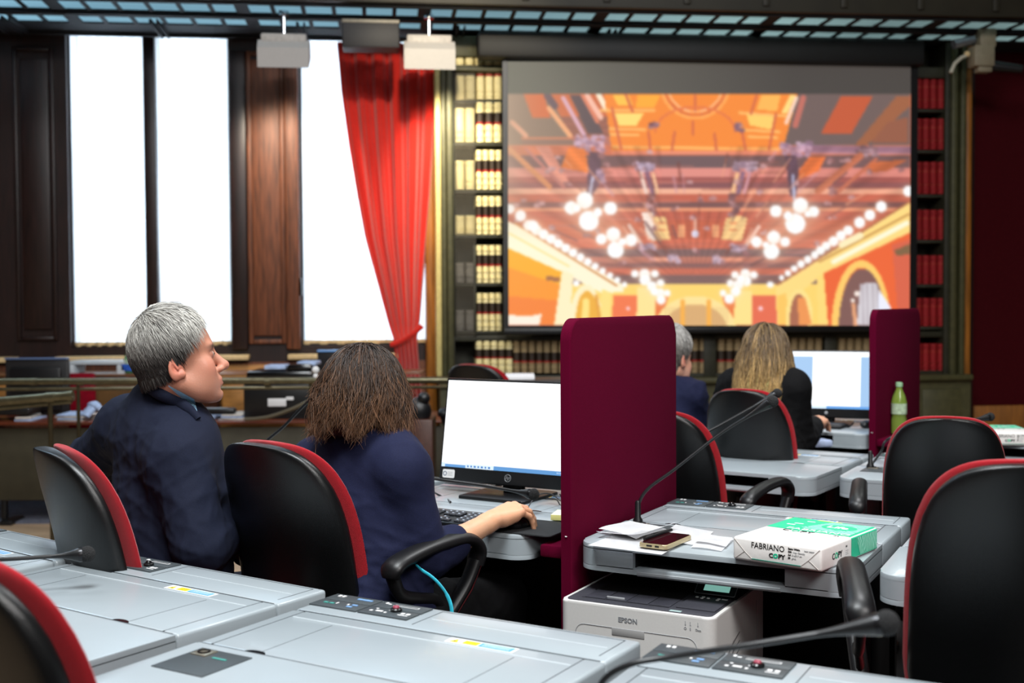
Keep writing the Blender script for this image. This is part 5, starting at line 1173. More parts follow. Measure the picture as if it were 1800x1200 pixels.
tag(bx('folder', 212, 250, 640, 652, 8.1, .2, mat('folder_blue', (40, 90, 190), .5, var=.3, vscale=20)), 'blue and white folders on the counter beside the pale green bottle', 'folder')
cr = thing('visitor_chair', 'plain red fabric chair back seen through the brass rails', 'chair', AY(142, 740, 7.75)); cr.location.z = 0
x0 = AY(118, 700, 7.75).x - cr.location.x; x1 = AY(166, 700, 7.75).x - cr.location.x
Geo().box(x0, x1, 0, .05, .48, AY(140, 656, 7.75).z, .02).build('backrest', mat('visitor_red', (128, 10, 30), .9, spec=.1, var=.1), cr); Geo().box(x0, x1, -.40, 0, .42, .48, .02).build('seat', MATS['visitor_red'], cr)
for sx in (x0 + .02, x1 - .02):
    for y in (-.38, .02): Geo().tube([(sx, y, 0), (sx, y, .43)], .012, 8).build('leg', BLACKP, cr)
bp = thing('office_printer', 'bulky black printer with white label on the bench right of the man', 'printer', AY(490, 738, 7.15))
def rb(px, y): p = AY(px, y, 7.15); return p.x - bp.location.x, p.z - bp.location.z
def bpx(nm, p0, p1, y0, y1, d0, d1, m, bev=.01): x0, z0 = rb(p0, y1); x1, z1 = rb(p1, y0); return Geo().box(x0, x1, d0, d1, z0, z1, bev).build(nm, m, bp)
bpx('printer_body', 428, 550, 668, 738, 0, .4, BLACKP, .015); bpx('document_feeder', 430, 548, 652, 668, .03, .36, BLACKS, .02); bpx('scanner_lid', 500, 546, 640, 654, .05, .3, BLACKS, .03)
bpx('printed_label', 471, 503, 700, 714, -.004, 0, WHM, .001); bpx('printed_label', 503, 516, 697, 703, -.004, 0, WHM, .001)
bpx('paper_output', 461, 498, 643, 650, .06, .25, mat('pale_blue_paper', (170, 190, 224), .7, var=.1), .003); bpx('paper_input', 516, 551, 637, 645, .1, .3, MATS['pale_blue_paper'], .01)
mb2 = thing('desktop_monitor', 'dark monitor back under the window, just left of the woman in navy', 'monitor', AY(590, 664, 8.1))
def rm(px, y): p = AY(px, y, 8.1); return p.x - mb2.location.x, p.z - mb2.location.z
x0, z0 = rm(558, 664); x1, z1 = rm(660, 618); Geo().box(x0, x1, 0, .05, z0, z1, .008).build('rear_case', MATS['monitor_back'], mb2); Geo().box(x0, x1, -.01, .04, z1, z1 + .014, .004).build('top_edge', mat('edge_lit_blue', (120, 170, 230), .3, var=0), mb2); Geo().box(x0 + .06, x0 + .12, -.003, 0, z0 + .07, z0 + .09).build('badge', GREYL, mb2)
tag(bx('marker_post', 552, 558, 670, 742, 7.1, .02, mat('orange_paint', (230, 140, 20), .5, var=0)), 'thin orange upright on the bench left of the woman, behind the brass rail', 'post')
tag(Geo().sph((0, 0, 0), .016, 12).sph((0, 0, .035), .022, 12).cyl((0, 0, -.05), (0, 0, .01), .01).build('hand_bell', WHM, loc=AY(555, 661, 6.6)), 'tiny white knob above the brass rail beside the black printer', 'knob')
cbl = Geo().tube(bez([AY(430, 737, 6.95), AY(470, 733, 6.95), AY(510, 720, 6.95), AY(536, 708, 6.95), AY(543, 705, 6.95)], 8), .011, 8).build('cable', mat('cable_tan', (96, 86, 66), .6, var=0)); tag(cbl, 'tan cable with a lit yellow-green plug in front of the black printer', 'cable')
Geo().sph(AY(543, 706, 6.93), .011, 12).build('plug_light', mat('green_led', (190, 220, 20), .3, emit=(190, 230, 10), estr=1.3, var=0), cbl)
def stack(px0, px1, y0, y1, label, m, Y=7.1, n=4):
    t = thing('paper_stack', label, 'papers', AY((px0 + px1) / 2, y1, Y))
    for k in range(n):
        w = AY(px1, y1, Y).x - AY(px0, y1, Y).x; h = (AY(px0, y0, Y).z - AY(px0, y1, Y).z) / n
        s = random.uniform(.75, 1.0); Geo().box(-w / 2 * s, w / 2 * s, 0, .25, h * k, h * (k + .8), .002, M=Matrix.Rotation(random.uniform(-.15, .15), 4, 'Z')).build('sheet_bundle', m[k % len(m)], t)
    return t
PB = MATS['pale_blue_paper']; CRM = mat('cream_paper', (214, 206, 196), .8, var=.05)
stack(94, 150, 728, 741, 'loose pile of pale papers on the bench, left of the man shoulder', [CRM, PB])
stack(25, 56, 732, 741, 'small pile of blue papers on the bench near the short brass rail', [PB, CRM], n=2)
stack(346, 378, 732, 741, 'small blue pile on the bench just right of the man chin', [PB], n=2); stack(386, 428, 728, 741, 'pile of pale papers on the bench between the man and the black printer', [PB, CRM])
tag(Geo().box(-.1, .1, -.04, .04, -.02, .02, .015).build('stapler', BLACKP, loc=AY(386, 722, 7.15)), 'dark flat device on the bench beside the pale papers', 'device')
tag(Geo().tube(bez([AY(148, 732, 7.1), AY(155, 724, 7.12), AY(163, 716, 7.14), AY(172, 713, 7.16)], 6), [.02] * 12 + [.03] * 7, 10, sx=2.5).build('rolled_paper', PB), 'curled bluish paper on the bench touching the man sleeve', 'paper')
tag(bx('console', -40, 50, 717, 730, 7.1, .2, BLACKP), 'long black console on the bench at the left picture edge', 'device')
tag(bx('black_counter', 892, 1001, 668, 760, 6.6, .3, mat('console_black', (18, 20, 24), .5, var=.05)), 'black counter behind the large monitor, a white paper on it', 'counter')
tag(bx('paper_sheet', 888, 940, 660, 668, 6.62, .25, PAPER), 'white paper lying on the black counter behind the large monitor', 'paper')
# vague dark clutter right of the woman, built as a rounded shape
tag(Geo().sph((0, 0, 0), .07, 20, sc=(1, .8, 1.1)).sph((.03, -.02, .07), .035, 14).build('clutter_shape', BLACKP, loc=AY(736, 722, 6.3)), 'dark rounded shape just right of the hair of the woman in navy', 'lamp')
tag(bx('side_table', 722, 760, 738, 951, 6.2, .3, mat('side_table_brown', (70, 40, 30), .4, var=.1)), 'dark side table between the woman and the large monitor', 'table')
# ---------------------------------------------------------------- people: bodies grown as smooth implicit surfaces
class Field:
    def __init__(s, lo, hi, h):
        s.lo = np.array(lo, float); s.h = h; s.n = np.ceil((np.array(hi) - s.lo) / h).astype(int) + 1
        s.F = np.full(s.n, .2, np.float32)
    def sub(s, lo, hi):
        a = np.clip(np.floor((np.array(lo) - s.lo) / s.h).astype(int), 0, s.n - 1); b = np.clip(np.ceil((np.array(hi) - s.lo) / s.h).astype(int) + 1, 1, s.n)
        b = np.maximum(b, a + 1); ax = [s.lo[i] + s.h * np.arange(a[i], b[i]) for i in range(3)]
        X, Y, Z = np.meshgrid(*ax, indexing='ij'); return (slice(a[0], b[0]), slice(a[1], b[1]), slice(a[2], b[2])), X, Y, Z
    def comb(s, sl, d, k, cut):
        A = s.F[sl]
        if cut: d = -d; h = np.clip(.5 - .5 * (d - A) / k, 0, 1); s.F[sl] = d * (1 - h) + A * h + k * h * (1 - h)
        else: h = np.clip(.5 + .5 * (d - A) / k, 0, 1); s.F[sl] = d * (1 - h) + A * h - k * h * (1 - h)
    def cone(s, a, b, ra, rb, k=.02, cut=False):
        a = np.array(a, float); b = np.array(b, float); m = max(ra, rb) + k + .012
        sl, X, Y, Z = s.sub(np.minimum(a, b) - m, np.maximum(a, b) + m); d = b - a; L2 = max((d ** 2).sum(), 1e-9)
        t = np.clip(((X - a[0]) * d[0] + (Y - a[1]) * d[1] + (Z - a[2]) * d[2]) / L2, 0, 1)
        D = np.sqrt((X - a[0] - t * d[0]) ** 2 + (Y - a[1] - t * d[1]) ** 2 + (Z - a[2] - t * d[2]) ** 2) - (ra + (rb - ra) * t)
        s.comb(sl, D, k, cut); return s
    def ell(s, c, r, R=None, k=.02, cut=False):
        c = np.array(c, float); r = np.array(r, float); m = r.max() + k + .012
        sl, X, Y, Z = s.sub(c - m, c + m); P = np.stack([X - c[0], Y - c[1], Z - c[2]], -1)
        if R is not None: P = P @ R
        q = np.sqrt(((P / r) ** 2).sum(-1)); g = np.sqrt(((P / r ** 2) ** 2).sum(-1)) + 1e-9
        s.comb(sl, q * (q - 1) / g, k, cut); return s
    def plane(s, c, n, k=.006):   # keep the side the normal points away from
        n = np.array(n, float); n /= np.linalg.norm(n); sl, X, Y, Z = s.sub(s.lo, s.lo + s.h * s.n)
        s.comb(sl, -((X - c[0]) * n[0] + (Y - c[1]) * n[1] + (Z - c[2]) * n[2]), k, True); return s
    def mesh(s, smooth=1):
        F = s.F; F[0] = F[-1] = .1; F[:, 0] = F[:, -1] = .1; F[:, :, 0] = F[:, :, -1] = .1
        S = F < 0; nx, ny, nz = F.shape
        cnt = np.zeros((nx - 1, ny - 1, nz - 1), np.uint8)
        for i in (0, 1):
            for j in (0, 1):
                for k in (0, 1): cnt += S[i:nx - 1 + i, j:ny - 1 + j, k:nz - 1 + k]
        act = (cnt > 0) & (cnt < 8); ci = np.argwhere(act); idx = np.full(act.shape, -1, np.int32); idx[act] = np.arange(len(ci))
        acc = np.zeros((len(ci), 3)); w = np.zeros(len(ci))
        cor = [(i, j, k) for i in (0, 1) for j in (0, 1) for k in (0, 1)]
        V = {c: F[ci[:, 0] + c[0], ci[:, 1] + c[1], ci[:, 2] + c[2]] for c in cor}
        for c in cor:
            for a in range(3):
                if c[a] == 0:
                    d = list(c); d[a] = 1; d = tuple(d); f0, f1 = V[c], V[d]; m = (f0 < 0) != (f1 < 0)
                    t = np.where(m, f0 / np.where(m, f0 - f1, 1), 0); p = np.zeros((len(ci), 3)) + np.array(c); p[:, a] = t
                    acc += p * m[:, None]; w += m
        P = s.lo + s.h * (ci + acc / w[:, None]); Q = []
        for a in range(3):
            b, c = (a + 1) % 3, (a + 2) % 3
            s0 = [slice(None)] * 3; s1 = [slice(None)] * 3; s0[a] = slice(0, -1); s1[a] = slice(1, None)
            A, B = S[tuple(s0)], S[tuple(s1)]; e = np.argwhere(A != B); e = e[(e[:, b] > 0) & (e[:, c] > 0) & (e[:, b] < F.shape[b] - 1) & (e[:, c] < F.shape[c] - 1)]
            fl = A[e[:, 0], e[:, 1], e[:, 2]]
            def ix(db, dc): q = e.copy(); q[:, b] += db; q[:, c] += dc; return idx[q[:, 0], q[:, 1], q[:, 2]]
            q = np.stack([ix(-1, -1), ix(0, -1), ix(0, 0), ix(-1, 0)], -1); q[~fl] = q[~fl][:, ::-1]; Q.append(q)
        Q = np.concatenate(Q)
        for _ in range(smooth):
            S_ = np.zeros_like(P); n = np.zeros(len(P))
            for k in range(4):
                u, v = Q[:, k], Q[:, (k + 1) % 4]; np.add.at(S_, u, P[v]); np.add.at(n, u, 1); np.add.at(S_, v, P[u]); np.add.at(n, v, 1)
            P = P * .5 + .5 * S_ / n[:, None]
        return P, Q
def vnormals(P, Q):
    n = np.cross(P[Q[:, 2]] - P[Q[:, 0]], P[Q[:, 3]] - P[Q[:, 1]]); N = np.zeros_like(P)
    for k in range(4): np.add.at(N, Q[:, k], n)
    return N / (np.linalg.norm(N, axis=1, keepdims=True) + 1e-12)
def npmesh(name, parts, mats, origin, col=None, parent=None):
    Ps, Qs, off, mi = [], [], 0, []
    for i, (P, Q, m) in enumerate(parts): Ps.append(P); Qs.append(Q + off); off += len(P); mi += [m] * len(Q)
    P = np.concatenate(Ps) - np.array(origin); Q = np.concatenate(Qs)
    me = bpy.data.meshes.new(name); me.vertices.add(len(P)); me.vertices.foreach_set('co', P.ravel().astype(np.float32))
    k = Q.shape[1]; me.loops.add(Q.size); me.loops.foreach_set('vertex_index', Q.ravel().astype(np.int32))
    me.polygons.add(len(Q)); me.polygons.foreach_set('loop_start', np.arange(0, Q.size, k, dtype=np.int32))
    me.polygons.foreach_set('material_index', np.array(mi, np.int32)); me.polygons.foreach_set('use_smooth', [True] * len(Q)); me.update(calc_edges=True)
    for m in mats: me.materials.append(m)
    if col is not None:
        c = np.concatenate(col) / 255.; c = np.where(c <= .04045, c / 12.92, ((c + .055) / 1.055) ** 2.4)
        ca = me.color_attributes.new('tint', 'FLOAT_COLOR', 'POINT'); ca.data.foreach_set('color', np.concatenate([c, np.ones((len(c), 1))], 1).ravel().astype(np.float32))
    o = bpy.data.objects.new(name, me); COL.objects.link(o)
    if parent is None: o.location = origin
    else: o.parent = parent
    return o
def strands(paths, rad, tones):
    # paths n,k,3 -> three-sided tapering tubes
    n, k, _ = paths.shape; T = np.gradient(paths, axis=1); T /= np.linalg.norm(T, axis=2, keepdims=True) + 1e-9
    up = np.array([.31, .17, .94]); A = np.cross(T, up); A /= np.linalg.norm(A, axis=2, keepdims=True) + 1e-9; B = np.cross(T, A)
    w = rad * np.clip(1.15 - np.linspace(0, 1, k) ** 2.2, .12, 1)[None, :, None]
    V = np.stack([paths + w * (A * math.cos(a) + B * math.sin(a)) for a in (0, 2.094, 4.189)], 2)
    idx = np.arange(n * k * 3).reshape(n, k, 3); Q = []
    for j in range(3): Q.append(np.stack([idx[:, :-1, j], idx[:, :-1, (j + 1) % 3], idx[:, 1:, (j + 1) % 3], idx[:, 1:, j]], -1).reshape(-1, 4))
    C = np.repeat(tones.reshape(n, k, 1, 3), 3, 2).reshape(-1, 3)
    return V.reshape(-1, 3), np.concatenate(Q), C
def skin_mat(name):
    m = mat(name, (200, 150, 120), .48, spec=.4, attr='tint', bump=.12, bscale=260)
    b = m.node_tree.nodes['Principled BSDF']; b.inputs['Subsurface Weight'].default_value = .12; b.inputs['Subsurface Scale'].default_value = .01; b.inputs['Subsurface Radius'].default_value = (1, .4, .2); return m
SKIN = skin_mat('skin'); HAIR = mat('hair', (90, 80, 70), .42, spec=.45, attr='tint')
def head_frame(c, yaw, pitch, roll=0, s=1.0):
    M = Matrix.Translation(c) @ Matrix.Rotation(-math.radians(yaw), 4, 'Z') @ Matrix.Rotation(math.radians(pitch), 4, 'X') @ Matrix.Rotation(math.radians(roll), 4, 'Y') @ Matrix.Scale(s, 4)
    return np.array(M)
def xf(M, P): return P @ M[:3, :3].T + M[:3, 3]
def head_mesh(h, male=True, neck=(0, -.05, -.17)):
    f = Field((-.11, -.16, -.21), (.11, .16, .16), h)
    f.ell((0, -.010, .043), (.076, .092, .090), k=.02).ell((0, .028, -.030), (.060, .064, .078), k=.03)
    f.ell((0, .050, .045), (.062, .045, .05), k=.03)
    for s in (-1, 1):
        f.cone((s * .055, .0, -.050), (s * .030, .055, -.098 if male else -.094), .018, .016, k=.03)
        f.ell((s * .044, .066, -.022), (.022, .022, .026), k=.025)
    f.cone((-.014, .076, -.100), (.014, .076, -.100), .019, .019, k=.022)
    f.ell((0, .080, -.066), (.028, .022, .024), k=.02)
    for s in (-1, 1): f.ell((s * .040, .046, -.062), (.024, .034, .034), k=.03)
    f.cone((-.034, .086, .026), (.034, .086, .026), .011, .011, k=.018)
    for s in (-1, 1): f.ell((s * .032, .104, .006), (.019, .015, .0125), k=.014, cut=True).ell((s * .032, .083, .006), (.0135, .0125, .0125), k=.003)
    f.cone((0, .088, .016), (0, .113, -.028), .0075, .0125 if male else .010, k=.012); f.ell((0, .116, -.033), (.0115, .012, .0105), k=.010)
    for s in (-1, 1): f.ell((s * .0125, .102, -.038), (.0085, .011, .008), k=.007).ell((s * .007, .106, -.047), (.0035, .006, .004), k=.003, cut=True)
    f.cone((-.019, .093, -.064), (.019, .093, -.064), .0062, .0062, k=.008); f.cone((-.015, .0925, -.076), (.015, .0925, -.076), .0078, .0078, k=.008)
    f.cone((-.024, .103, -.0695), (.024, .103, -.0695), .0022, .0022, k=.004, cut=True)
    f.ell((0, .097, -.087), (.022, .008, .005), k=.010, cut=True)
    for s in (-1, 1):
        R = np.array(Matrix.Rotation(math.radians(s * 22), 3, 'Z') @ Matrix.Rotation(math.radians(-12), 3, 'X'))
        f.ell((s * .079, -.008, -.004), (.0085, .0205, .0335), R, k=.008)
        f.ell((s * .089, -.006, .002), (.009, .0125, .020), R, k=.005, cut=True); f.ell((s * .0865, .001, -.012), (.007, .007, .010), R, k=.004, cut=True)
        f.cone((s * .082, -.012, .012), (s * .084, -.004, -.008), .0035, .003, k=.003); f.ell((s * .078, .004, -.024), (.0065, .009, .010), k=.006)
    nk = .056 if male else .046
    f.cone((0, -.025, -.04), neck, nk, nk * 1.06, k=.03)
    return f.mesh(1)
def skin_tint(P, base, male):
    c = np.tile(np.array(base, float), (len(P), 1))
    def reg(ctr, r, col, a):
        w = (a * np.exp(-(((P - np.array(ctr)) / np.array(r)) ** 2).sum(1)))[:, None]; c[:] = c * (1 - w) + np.array(col) * w
    for s in (-1, 1):
        reg((s * .085, -.006, 0), (.012, .026, .036), (206, 110, 92), .6); reg((s * .045, .075, -.025), (.026, .03, .024), (212, 124, 104), .5)
        reg((s * .032, .10, .027), (.022, .02, .0055), (60, 46, 40), .95 if male else .6); reg((s * .034, .095, .008), (.017, .02, .009), (120, 74, 62), .55)
    reg((0, .118, -.034), (.014, .02, .014), (216, 128, 108), .55); reg((0, .10, -.068), (.026, .02, .0105), (158, 78, 72), .85)
    if male: reg((0, .05, -.075), (.075, .085, .04), (172, 128, 112), .4)
    return c
def cap_field(h, grow, hairline):
    f = Field((-.12, -.16, -.16), (.12, .14, .17), h)
    g = np.array(grow); f.ell((0, -.010, .045), np.array((.080, .094, .093)) + g, k=.01).ell((0, -.035, -.03), np.array((.066, .066, .075)) + g * .7, k=.02)
    for c, n in hairline: f.plane(c, n, .012)
    return f.mesh(2)
def on_ell(P, C, R):
    d = (P - C) / R; return np.linalg.norm(d, axis=1)

def short_hair(n=6500, seed=1, top=(190, 187, 180), low=(44, 40, 38)):
    r = np.random.default_rng(seed); C = np.array((0, -.014, .043)); LN = [((0, .058, .11), (0, 1, .18)), ((0, .018, .03), (0, 1, -.45)), ((0, -.03, -.026), (0, .30, -1))]
    CP, CQ = cap_field(.005, (.003, .000, .022), LN); CN = vnormals(CP, CQ); ok = np.ones(len(CP), bool)
    for c_, n_ in LN: nn = np.array(n_, float); nn /= np.linalg.norm(nn); ok &= (((CP - np.array(c_)) @ nn) < -.004) | ((CN @ nn) < .6)
    CP, CN = CP[ok], CN[ok]; ix = r.integers(0, len(CP), n * 2); P = CP[ix] + r.normal(0, .0018, (n * 2, 3)); N0 = CN[ix]; R = np.tile(np.array((.080, .094, .112)), (n * 2, 1))
    x, y, z = P.T; ax = np.abs(x)
    keep = ((z > .088 - .1 * np.clip(ax - .05, 0, 1)) & (y < .082)) | ((y < .030 + (z - .03) * .4) & (z > .0) & (z < .1)) | ((y < -.022) & (z > -.056) & (z <= .0)) | ((y < .02) & (y > .004) & (z > -.025) & (z < .03))
    keep = np.ones(len(P), bool); P = P[keep][:n]; N = N0[keep][:n]; n = len(P); x, y, z = P.T
    wh = np.array((.0, -.070, .115)); F = P - wh; F[:, 0] *= .8; F[:, 2] -= .06
    cw = P @ r.normal(size=(3, 3)) * 60; F += np.sin(cw) * .016 + r.normal(0, .012, (n, 3))
    F -= N * (F * N).sum(1, keepdims=True); F /= np.linalg.norm(F, axis=1, keepdims=True) + 1e-9
    topw = np.clip((z - .03) / .08, 0, 1) * (.75 + .35 * np.sin(cw[:, 0])); L = (.026 + .030 * topw + r.uniform(0, .012, n)) * np.clip((z + .07) / .07, .35, 1) + .020 * np.clip((y - .02) / .05, 0, 1); k = 8
    path = np.zeros((n, k, 3)); path[:, 0] = P; pos = P.copy(); ph = r.uniform(0, 6, n)
    for j in range(1, k):
        t = j / (k - 1); lift = .50 * (1 - t) * topw * np.clip((y + .08) / .08, .25, 1) + .08 * (1 - t); g = np.array((0, 0, -1.0)) * (.15 + .5 * t) * (1 - .4 * topw)[:, None]
        d = F + N * lift[:, None] + g * .6; d /= np.linalg.norm(d, axis=1, keepdims=True); pos = pos + d * (L / (k - 1))[:, None]
        q = (pos - C) / (R[keep][:n] + .003); m = np.linalg.norm(q, axis=1); mx = 1.0 + .16 * np.clip((y - .02) / .05, 0, 1) + .10 * np.clip((y + .09) / .12, .15, 1) * np.clip((z - .0) / .06, .5, 1.3) + r.uniform(0, .05, n); m2 = np.where(z > -.01, np.clip(m, 1, mx), m); pos = np.where(((m < 1) | (z > -.01))[:, None], C + q / m[:, None] * m2[:, None] * (R[keep][:n] + .003), pos)
        path[:, j] = pos
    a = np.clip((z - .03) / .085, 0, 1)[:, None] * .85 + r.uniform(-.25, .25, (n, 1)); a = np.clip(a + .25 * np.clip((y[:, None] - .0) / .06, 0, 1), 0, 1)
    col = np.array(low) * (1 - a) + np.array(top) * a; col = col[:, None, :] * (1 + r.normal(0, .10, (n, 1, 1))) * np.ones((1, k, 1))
    return path, np.clip(col, 5, 250)
def long_hair(n, zend, seed, root, tip, spread=.108, wave=.006, flick=.02, back=.0):
    r = np.random.default_rng(seed); D = r.normal(size=(n * 3, 3)); D /= np.linalg.norm(D, axis=1, keepdims=True)
    C = np.array((0, -.014, .043)); R = np.array((.079, .101, .092)); P = C + D * R; x, y, z = P.T
    keep = (z > .0) & ((y < .062) | (z > .10)) & ((y < .02) | (z > .045)); P = P[keep][:n]; n = len(P); x, y, z = P.T
    side = np.where(np.abs(x) < .01, np.where(r.random(n) < .5, -1, 1), np.sign(x)); lay = r.uniform(.004, .026, n); ze = zend + .022 * np.sin(x * 70 + y * 55) + r.normal(0, .012, n) + np.abs(x) * .1
    k = 18; path = np.zeros((n, k, 3)); path[:, 0] = P; pos = P.copy(); L = (z - ze) * 1.10 + .02; ph = r.uniform(0, 6.28, n); cl = np.round(r.uniform(0, 26, n)); cph = cl * 1.7
    for j in range(1, k):
        t = j / (k - 1); rad = pos - C; rad[:, 2] *= .2; nr = rad / (np.linalg.norm(rad, axis=1, keepdims=True) + 1e-9)
        d = np.zeros((n, 3)); d[:, 2] = -1; d += nr * (.22 * (1 - t) ** 2 - .05 * t); d[:, 0] += side * .22 * (1 - t) ** 2
        d[:, 0] += np.sin(cph + t * 9) * wave * 30 * t; d[:, 1] += np.cos(cph * 1.3 + t * 8) * wave * 30 * t
        if flick: e = np.clip((t - .78) / .22, 0, 1); d += nr * e * flick * 40 * (.4 + .6 * np.sin(cph)[:, None])
        d[:, 1] -= back * t
        d /= np.linalg.norm(d, axis=1, keepdims=True); pos = pos + d * (L / (k - 1))[:, None]
        Rz = np.where(pos[:, 2:3] < C[2], np.array((spread - .012, .088, .40)), np.array((.082, .104, .096))) + lay[:, None] * .6
        q = (pos - C) / Rz; m = np.linalg.norm(q, axis=1); pos = np.where((m < 1)[:, None], C + q / m[:, None] * Rz, pos)
        lim = (C[1] + np.abs(pos[:, 1] - C[1])); 
        fr = (pos[:, 1] > .05) & (np.abs(pos[:, 0]) < .06); pos[fr, 1] = .05
        path[:, j] = pos
    t = np.linspace(0, 1, k)[None, :, None]; v = r.normal(0, .16, (n, 1, 1)); a = np.clip(t ** 1.2 + v, 0, 1)
    return path, np.clip((np.array(root) * (1 - a) + np.array(tip) * a) * (1 + r.normal(0, .14, (n, 1, 1))), 4, 250)
def garment(name, cones, ells, cuts, h, m, origin, parent, wr=.0035, seed=0, k=.03):
    pts = np.array([c[0] for c in cones] + [c[1] for c in cones] + [e[0] for e in ells]); rm = .20
    f = Field(pts.min(0) - rm, pts.max(0) + rm, h)
    for c in cones: f.cone(*c[:4], k=c[4] if len(c) > 4 else k)
    for e in ells: f.ell(e[0], e[1], e[2] if len(e) > 2 else None, k=k)
    for c, n in cuts: f.plane(c, n)
    P, Q = f.mesh(2); N = vnormals(P, Q); r = np.random.default_rng(seed); D = np.zeros(len(P))
    for _ in range(16):
        w = r.normal(size=3); w /= np.linalg.norm(w); fr = r.uniform(14, 60); q = P @ w * fr + r.uniform(0, 6) + 1.4 * np.sin(P @ r.normal(size=3) * 9)
        D += (1 - np.abs(np.sin(q))) ** 3 * r.uniform(.2, 1) * (22 / fr)
    msk = np.clip(np.sin(P @ np.array((7, 5, 11)) + seed) * .5 + .7, .15, 1); P = P + N * ((D - D.mean()) * wr * 1.6 * msk)[:, None]
    return npmesh(name, [(P, Q, 0)], [m], origin, parent=parent)
def hand_prims(w, yaw, side=1, flat=.0, spread=1.0, curl=1.0, tilt=.16):
    # right hand (side=1): little finger on the right, thumb on the left; palm downwards, fingers bent over what lies under
    y = math.radians(yaw); f = np.array((math.sin(y), math.cos(y), 0)); s = np.array((math.cos(y), -math.sin(y), 0)) * side; z = np.array((0, 0, 1.0)); w = np.array(w, float)
    out = []; K = []
    for i, (so, fo, zo) in enumerate(((-.027, .084, .020), (-.008, .088, .023), (.011, .083, .020), (.028, .074, .013))):
        kn = w + s * so + f * fo + z * zo; K.append(kn); out.append((w + s * so * .45 + f * .008 + z * .004, kn, .0145 if i < 3 else .0135, .0112 if i < 3 else .0102, .012))
        ln = ((.040, .024, .020), (.043, .027, .021), (.040, .025, .020), (.032, .019, .018))[i]; an = ((-18, -48, -66), (-16, -46, -66), (-20, -54, -74), (-26, -58, -76))[i]
        p = kn; rr = .0098 if i < 3 else .0086; sp = (so * .9) * spread
        for j in range(3):
            a = math.radians(an[j] * curl); d = f * math.cos(a) + z * math.sin(a) + s * sp * 4 * .6; d /= np.linalg.norm(d); q = p + d * ln[j]; out.append((p, q, rr, rr * .9, .0035)); p = q; rr *= .9
    t0 = w + f * .022 - s * .024 - z * .004; t1 = w + f * .052 - s * .048 - z * .008; t2 = t1 + f * .026 - s * .006 - z * .006; t3 = t2 + f * .022 + s * .004 - z * .006
    out += [(t0, t1, .0155, .0118, .012), (t1, t2, .0112, .0100, .004), (t2, t3, .0098, .0080, .004)]
    out.append((w + f * .03 + s * .012 - z * .002, w + f * .06 + s * .018 + z * .002, .018, .015, .014))
    return out, K

